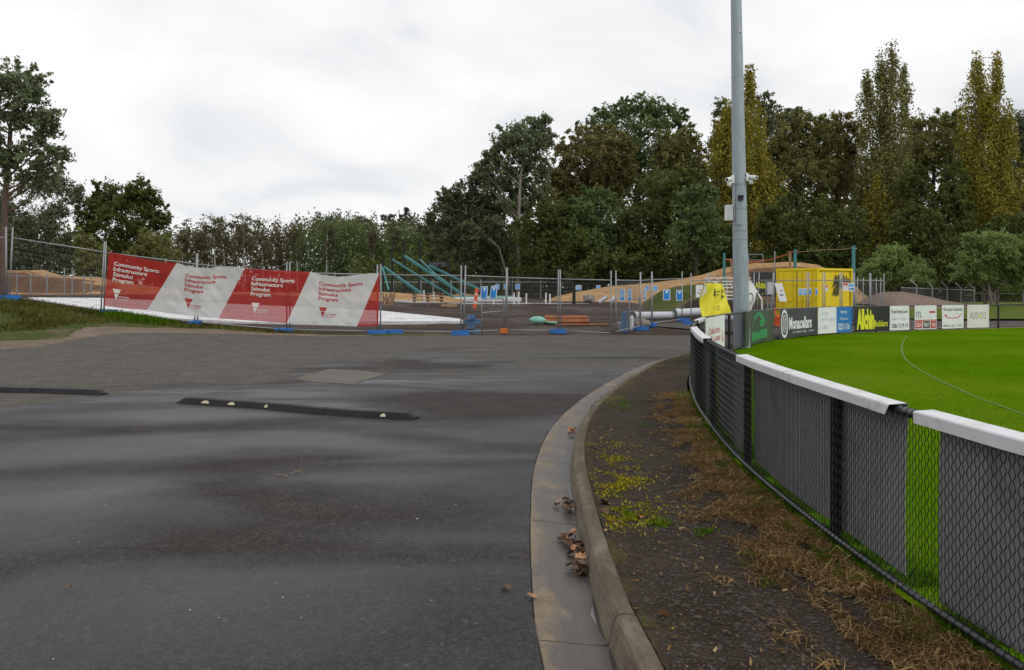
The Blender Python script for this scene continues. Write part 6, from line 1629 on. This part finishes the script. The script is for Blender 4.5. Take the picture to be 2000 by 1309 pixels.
sapl = [((1924, 585), (1918, 520)), ((1945, 590), (1962, 525))]
for k, (a, b) in enumerate(sapl):
    A, B_ = at(a[0], a[1], 61.5), at(b[0], b[1], 61.5); m = MB(); m.tube([(A.x, A.y, 0.1), A.lerp(B_, 0.5), B_], [0.12, 0.09, 0.05], 6); tag(m.build('stem', MT['barkpale'], loc=A, smooth=True), ['left pale stem under the pepper tree at the right edge', 'right leaning pale stem under the pepper tree at the right edge'][k], 'stem')

# ================================================================== ground cover
def blades(name, P, H, W, lean, mat, rg, label=None, cat=None, tone=None, up=None):
    """three-cornered blades at P"""
    n = len(P); a = rg.uniform(0, 2*np.pi, n); d = np.stack([np.cos(a), np.sin(a), np.zeros(n)], 1)
    l = np.stack([np.cos(a+1.57+rg.normal(0, 0.6, n)), np.sin(a+1.57+rg.normal(0, 0.6, n)), np.zeros(n)], 1)*(lean*rg.uniform(0.2, 1.2, n)*H)[:, None]
    l[:, 2] = H*(1-0.35*np.minimum(1, lean))
    V = np.stack([P-d*(W/2)[:, None], P+d*(W/2)[:, None], P+l], 1)
    if tone is None: tone = rg.uniform(0, 1, n)
    o = obj_of(name, quads_mesh(name, V, tone, F[mat], 3)); return tag(o, label, cat, kind='stuff')
rg = np.random.default_rng(5)
# loose stones on the verge
def oct_pebbles(name, P, r, mat, rg):
    n = len(P); base = np.array([(1, 0, 0), (0, 1, 0), (-1, 0, 0), (0, -1, 0), (0, 0, 0.75), (0, 0, -0.6)], float)
    fc = [(0, 1, 4), (1, 2, 4), (2, 3, 4), (3, 0, 4)]
    a = rg.uniform(0, 6.28, n); ca, sa = np.cos(a), np.sin(a)
    q = base[None]*np.stack([r*rg.uniform(0.7, 1.5, n), r*rg.uniform(0.6, 1.1, n), r*rg.uniform(0.5, 1.1, n)], 1)[:, None, :]
    q = q*rg.uniform(0.75, 1.25, (n, 6, 1))
    qx = q[..., 0]*ca[:, None]-q[..., 1]*sa[:, None]; qy = q[..., 0]*sa[:, None]+q[..., 1]*ca[:, None]
    q = np.stack([qx, qy, q[..., 2]], 2)+P[:, None, :]
    V = np.concatenate([q[:, f, :] for f in fc], 0)
    me = quads_mesh(name, V, np.zeros(len(V)), MT[mat], 3); o = obj_of(name, me); return tag(o, kind='stuff')
def strip_xy(y, v):
    a0 = lipP.off(float(np.interp(y, lipy, lipP.da)), 0.475); b0 = fenP.off(float(np.interp(y, fenP.ya, fenP.da)), -0.10); return a0.lerp(b0, v)
def scatter_strip(n, ylo, yhi, vf, rg, power=1.8):
    out = []
    for _ in range(n):
        y = ylo+(yhi-ylo)*rg.random()**power; v = vf(); p = strip_xy(y, min(1.0, max(0.0, v))); out.append((p.x, p.y, ZS+0.018*mnoise.noise(Vector((p.x*1.3, p.y*1.3, 0)))+0.008*mnoise.noise(Vector((p.x*5, p.y*5, 4)))-zshift(p.x, p.y)))
    return np.array(out)
P = scatter_strip(15000, 2.6, 11, lambda: rg.random()**0.9*0.93, rg, 1.9); P[:, 2] += 0.002
o = oct_pebbles('verge_gravel', P, rg.gamma(2.0, 0.0028, len(P))+0.003, 'pebble', rg); tag(o, 'dark loose gravel on the verge between kerb and fence', 'gravel')
# dry cut grass raked along the foot of the fence
def straw():
    pts, tn, ln = [], [], []
    cl = []
    r_ = random.Random(8)
    y = 2.8
    while y < 13.0:
        reach = 0.36+0.36*abs(mnoise.noise(Vector((y*0.9, 3.1, 0))))*1.6+(0.30 if r_.random() < 0.28 else 0)
        if y > 8.5: reach *= 0.8
        cl.append((y, reach)); y += 0.05+0.035*(y-2.8)/6
    for y, reach in cl:
        n = int(330 if y < 7 else 200)
        for _ in range(n):
            d = abs(r_.gauss(0, 0.5))*reach+0.02
            if mnoise.noise(Vector((y*2.2, d*5, 1.0)))+0.42 < d*0.9: continue
            wd = max(0.5, fenP.at(float(np.interp(y, fenP.ya, fenP.da))).x-lip_x(y)-0.6)
            p = strip_xy(y+r_.gauss(0, 0.05), 1-d/wd); pts.append((p.x, p.y, ZS+0.008+0.026*r_.random()*max(0.2, 1-d/reach)-zshift(p.x, p.y)))
            tn.append(min(1, max(0, 0.5*r_.random()+0.5*(0.5+0.8*mnoise.noise(Vector((p.x*4, p.y*4, 7))))))); ln.append(r_.uniform(0.035, 0.12))
    return np.array(pts), np.array(tn), np.array(ln)
sp_, st_, sl_ = straw()
def ribbons(name, P, L, W, tone, mat, rg, lift=0.25):
    n = len(P); a = rg.normal(2.6, 0.9, n); d = np.stack([np.cos(a), np.sin(a), rg.normal(0, lift, n)*0.6], 1); c = np.stack([-np.sin(a), np.cos(a), rg.normal(0, 0.3, n)], 1)
    k = rg.normal(0, 0.25, n)[:, None]; A = P-d*(L/2)[:, None]; B = P+c*k*L[:, None]+np.array([0, 0, 1])*(np.abs(rg.normal(0, 0.12, n))*L)[:, None]; D = P+d*(L/2)[:, None]
    A[:, 2] = np.maximum(A[:, 2], P[:, 2]-0.01); D[:, 2] = np.maximum(D[:, 2], P[:, 2]-0.008)
    w = np.array([0, 0, 1.0])*0.35*W+c*W*0.5
    V = np.concatenate([np.stack([A-w, A+w, B+w, B-w], 1), np.stack([B-w, B+w, D+w*0.4, D-w*0.4], 1)], 0)
    o = obj_of(name, quads_mesh(name, V, np.concatenate([tone, tone]), F[mat])); return tag(o, kind='stuff')
o = ribbons('dry_grass', sp_, sl_, 0.0042, st_, 'straw', rg, 0.12); tag(o, 'dry straw coloured grass clippings along the foot of the fence', 'dry grass')
# green blades at the foot of the fence, both sides
def fence_foot(n, y0, y1, o0, o1, f=lambda y: True):
    r_ = random.Random(n); out = []
    while len(out) < n:
        y = y0+(y1-y0)*r_.random()**1.6
        if mnoise.noise(Vector((y*2.6, 9.0, 0))) < -0.05: continue
        q = float(np.interp(y, fenP.ya, fenP.da)); p = fenP.off(q, r_.uniform(o0, o1)); out.append((p.x, p.y, ZS-zshift(p.x, p.y)))
    return np.array(out)
P = fence_foot(8500, 2.8, 13, -0.30, -0.02); n = len(P); blades('fence_grass', P, rg.uniform(0.03, 0.10, n), np.full(n, 0.006), 0.8, 'grass', rg, 'green grass growing along the bottom rail of the oval fence', 'grass')
P = fence_foot(9000, 2.8, 12, 0.0, 0.25); n = len(P); blades('oval_edge_grass', P, rg.uniform(0.03, 0.10, n), np.full(n, 0.006), 0.7, 'turf', rg, 'longer grass on the oval side of the fence foot', 'grass')
# short blades on the oval where it comes closest
def oval_pts(n):
    r_ = random.Random(4); out = []
    while len(out) < n:
        y = 3.4+17*r_.random()**1.5; q = float(np.interp(y, fenP.ya, fenP.da)); x0 = fenP.at(q).x+0.08; x1 = min(0.6*y+1, x0+9)
        if x1 <= x0: continue
        x = x0+(x1-x0)*r_.random(); out.append((x, y, zoval(x, y)))
    return np.array(out)
P = oval_pts(30000); n = len(P); tn = np.array([min(1, max(0, 0.5+0.5*mnoise.noise(Vector((p[0]*0.5, p[1]*0.5, 0)))+0.3*rnd.uniform(-1, 1))) for p in P])
blades('oval_blades', P, rg.uniform(0.008, 0.022, n), np.full(n, 0.006)+P[:, 1]*0.0004, 0.9, 'turf', rg, 'short mown grass blades of the oval', 'grass', tn)
# moss and weeds near the kerb: (photo x, photo y, spread x, spread y in px, count, material)
def patches(lst, seed):
    r_ = random.Random(seed); out = []
    for px, py, sx, sy, n in lst:
        for _ in range(n):
            a, b = r_.gauss(px, sx), r_.gauss(py, sy); Y = 1.55*FP/(b-HY)
            x = X_(a, Y); e = lipP.off(float(np.interp(Y, lipy, lipP.da)), 0.485)
            if x < e.x: continue
            if mnoise.noise(Vector((x*9, Y*6, 0.5))) < -0.12: continue
            out.append((x, Y, ZS-zshift(x, Y)+0.004+0.018*mnoise.noise(Vector((x*1.3, Y*1.3, 0)))))
    return np.array(out)
P = patches([(1205, 940, 34, 12, 1700), (1190, 900, 26, 9, 800), (1215, 1010, 36, 14, 900), (1240, 1022, 40, 9, 400), (1185, 960, 22, 10, 260), (1255, 985, 26, 7, 140), (1310, 995, 20, 5, 90), (1275, 1225, 16, 12, 90), (1300, 1240, 10, 5, 40), (1200, 870, 24, 6, 150)], 1); n = len(P)
blades('yellow_moss', P, rg.uniform(0.006, 0.022, n), rg.uniform(0.010, 0.024, n), 1.0, 'moss', rg, 'yellow green moss on the verge beside the kerb', 'moss')
P = patches([(1210, 795, 26, 8, 700), (1225, 1008, 16, 8, 260), (1290, 1026, 14, 5, 220), (1378, 1042, 10, 6, 200), (1260, 780, 18, 5, 160), (1370, 935, 14, 6, 140), (1265, 832, 8, 3, 80), (1230, 770, 24, 5, 200), (1190, 1100, 12, 6, 60), (1250, 900, 26, 8, 130), (1460, 1090, 14, 6, 90), (1500, 1140, 12, 6, 70), (1265, 1220, 14, 8, 90)], 2); n = len(P)
blades('verge_weeds', P, rg.uniform(0.012, 0.05, n), rg.uniform(0.005, 0.010, n), 0.9, 'grass', rg, 'small green weeds scattered on the gravel verge', 'weeds')
# grass on the bank at the left
def bank_pts(n):
    r_ = random.Random(6); out = []
    while len(out) < n:
        y = 19.6+11.2*r_.random(); x = -25+19*r_.random(); e = left_x(y)
        if x > e+0.05: continue
        thick = mnoise.noise(Vector((x*0.55, y*0.7, 0)))+0.045*(y-22)-0.25+0.35*ss(0, 5, e-x)-0.7*(1-ss(0.8, 2.6, e-x))
        if thick < r_.uniform(-0.25, 0.35): continue
        out.append((x, y, hgt(x, y)+0.02))
    return np.array(out)
P = bank_pts(26000); n = len(P); tn = np.array([min(1, max(0, 0.45+0.75*mnoise.noise(Vector((p[0]*0.7, p[1]*0.7, 3)))+0.25*rnd.uniform(-1, 1))) for p in P])
blades('bank_grass', P, rg.uniform(0.05, 0.17, n), rg.uniform(0.03, 0.06, n), 0.6, 'bank', rg, 'rough grass on the bank below the left end of the site fence', 'grass', tn)
P = []
r_ = random.Random(9)
for _ in range(1700):
    px = r_.gauss(270, 34) if r_.random() < 0.7 else r_.gauss(235, 20); Y = r_.gauss(29.3, 0.35); x = X_(px, Y); P.append((x, Y, hgt(x, Y)+0.02))
P = np.array(P); n = len(P); blades('tall_bank_grass', P, rg.uniform(0.10, 0.34, n), rg.uniform(0.03, 0.05, n), 0.5, 'grass', rg, 'taller bright grass under the left end of the banner', 'grass')

# dead leaves: curled blades gathered in the gutter, and single ones
LEAF = []
def leaf_mesh(seed, mat):
    r_ = random.Random(seed); out = [(0, -0.5)]; k = 5
    lob = [(0.20, -0.38), (0.42, -0.30), (0.30, -0.08), (0.50, 0.10), (0.28, 0.16), (0.24, 0.36), (0.06, 0.34), (0.0, 0.56)]
    ol = [(0, -0.5)]+lob+[(-a, b) for a, b in reversed(lob[:-1])]
    c1, c2 = r_.uniform(0.5, 1.6), r_.uniform(-0.8, 1.2)
    def lift(a, b): return c1*a*a*0.9+c2*b*b*0.6+0.10*math.sin(6*a+seed)
    vs = [(0, 0, lift(0, 0))]+[(a*r_.uniform(0.85, 1.15), b*r_.uniform(0.85, 1.15), lift(a, b)) for a, b in ol]
    me = bpy.data.meshes.new('leaf'); me.from_pydata(vs, [], [(0, i, i % len(ol)+1) for i in range(1, len(ol)+1)]); me.materials.append(MT[mat]); me.update(); return me
LM = [leaf_mesh(s, 'leafbrown') for s in range(5)]; LO = [leaf_mesh(s+20, 'leaforange') for s in range(3)]
def lf(me, p, s, r_, parent=None, rel=None):
    o = bpy.data.objects.new('leaf', me); col.objects.link(o); sc_ = s*r_.uniform(0.7, 1.25)
    o.scale = (sc_, sc_, sc_); o.rotation_euler = (r_.uniform(-0.7, 0.7), r_.uniform(-0.7, 0.7), r_.uniform(0, 6.28))
    if parent: o.parent = parent; o.location = Vector(p)-org(parent)
    else: o.location = p
    return o
def gut(px, py): Y = 1.67*FP/(py-HY); return Vector((X_(px, Y), Y, -0.02))
def pile(label, spots, n, s, seed):
    r_ = random.Random(seed); c = gut(*spots[0][:2]); t = thing('leaf_pile', label, 'leaves', c, 'drifts of dead leaves in the gutter')
    for i in range(n):
        a = r_.choice(spots); q = gut(r_.gauss(a[0], a[2]), r_.gauss(a[1], a[3])); q.z += r_.uniform(0.012, 0.05)
        e = lipP.at(float(np.interp(q.y, lipy, lipP.da))).x
        q.x = min(q.x, e+0.325); lf(r_.choice(LM if r_.random() < 0.8 else LO), q, s, r_, t)
pile('largest drift of curled dead leaves in the gutter below the wet channel', [(1112, 1062, 10, 6), (1128, 1080, 9, 7)], 30, 0.068, 1)
pile('drift of dead leaves nearest the camera against the kerb face', [(1134, 1112, 9, 8)], 18, 0.068, 2)
pile('dark knot of dead leaves on the gutter joint', [(1108, 996, 9, 6)], 16, 0.062, 3)
pile('few dead leaves far along the gutter', [(1118, 846, 4, 4)], 5, 0.09, 4)
r_ = random.Random(12)
def single(label, px, py, z, mat, s, nm='leaf'):
    Y = (HC-z)*FP/(py-HY); o = lf((LO if mat else LM)[int(px) % (3 if mat else 5)], (X_(px, Y), Y, z+0.015), s, r_); tag(o, label, 'leaf', 'single fallen leaves')
single('curled pale brown leaf on the asphalt beside the gutter lip', 1038, 1171, 0.0, True, 0.065)
single('small brown leaf lying in the far wet channel of the gutter', 1108, 876, -0.02, False, 0.06)
single('brown leaf on the road left of the gutter lip', 989, 1152, 0.0, False, 0.055)
single('pale orange leaf on the verge behind the kerb, right of the largest drift', 1208, 1028, ZS, True, 0.085)
single('second orange leaf lying close to the kerb top', 1190, 1026, ZS, True, 0.07)
single('orange brown leaf in the yellow moss', 1247, 1012, ZS, True, 0.085)
single('long brown leaf lying behind the kerb joint', 1182, 1004, ZS, False, 0.11)
single('reddish brown leaf behind the kerb near the mossy patch', 1178, 985, ZS, False, 0.09)
single('pinkish leaf alone on the gravel right of the moss', 1314, 986, ZS, True, 0.06)
single('brown leaf behind the near kerb section', 1296, 1208, ZS, True, 0.06)
single('small red leaf on the asphalt at the lower left', 135, 1152, 0.0, False, 0.05)
# verge litter that cannot be counted
P = scatter_strip(420, 2.7, 10, lambda: rg.random(), rg, 1.4); P[:, 2] += 0.012; n = len(P)
o = ribbons('verge_litter', P, rg.uniform(0.02, 0.07, n), 0.010, rg.uniform(0, 1, n), 'straw', rg); tag(o, 'scraps of dry leaf and twig on the gravel verge', 'litter')
# pale specks and twigs on the road
m = MB()
r_ = random.Random(3)
for px, py in ((205, 987), (552, 1168), (602, 1166), (842, 1174), (815, 1014), (660, 1008), (890, 986), (868, 952), (590, 900), (154, 1060), (371, 1193), (427, 1208), (588, 1208), (540, 1140), (104, 1289), (495, 765), (722, 894)):
    Y = 1.65*FP/(py-HY); x = X_(px, Y); a = r_.uniform(0, 6.28); s = r_.uniform(0.004, 0.010)
    m.poly([(x+s*math.cos(a+t)*r_.uniform(0.6, 1.2), Y+s*math.sin(a+t)*r_.uniform(0.6, 1.2), 0.004) for t in (0, 1.2, 2.5, 3.7, 5)])
o = m.build('road_specks', MT['lightgrey']); tag(o, 'pale specks of grit on the wet road', 'grit', kind='stuff')
m = MB()
for (a, b), (c, d) in (((537, 930), (562, 932)), ((566, 927), (589, 922))):
    Y0, Y1 = 1.65*FP/(b-HY), 1.65*FP/(d-HY); m.tube([(X_(a, Y0), Y0, 0.008), (X_((a+c)/2, (Y0+Y1)/2), (Y0+Y1)/2+0.02, 0.014), (X_(c, Y1), Y1, 0.008)], 0.003, 5)
o = m.build('twig', MT['timber'], loc=(X_(560, 7.8), 7.8, 0)); tag(o, 'pale broken twig lying on the road', 'twig')
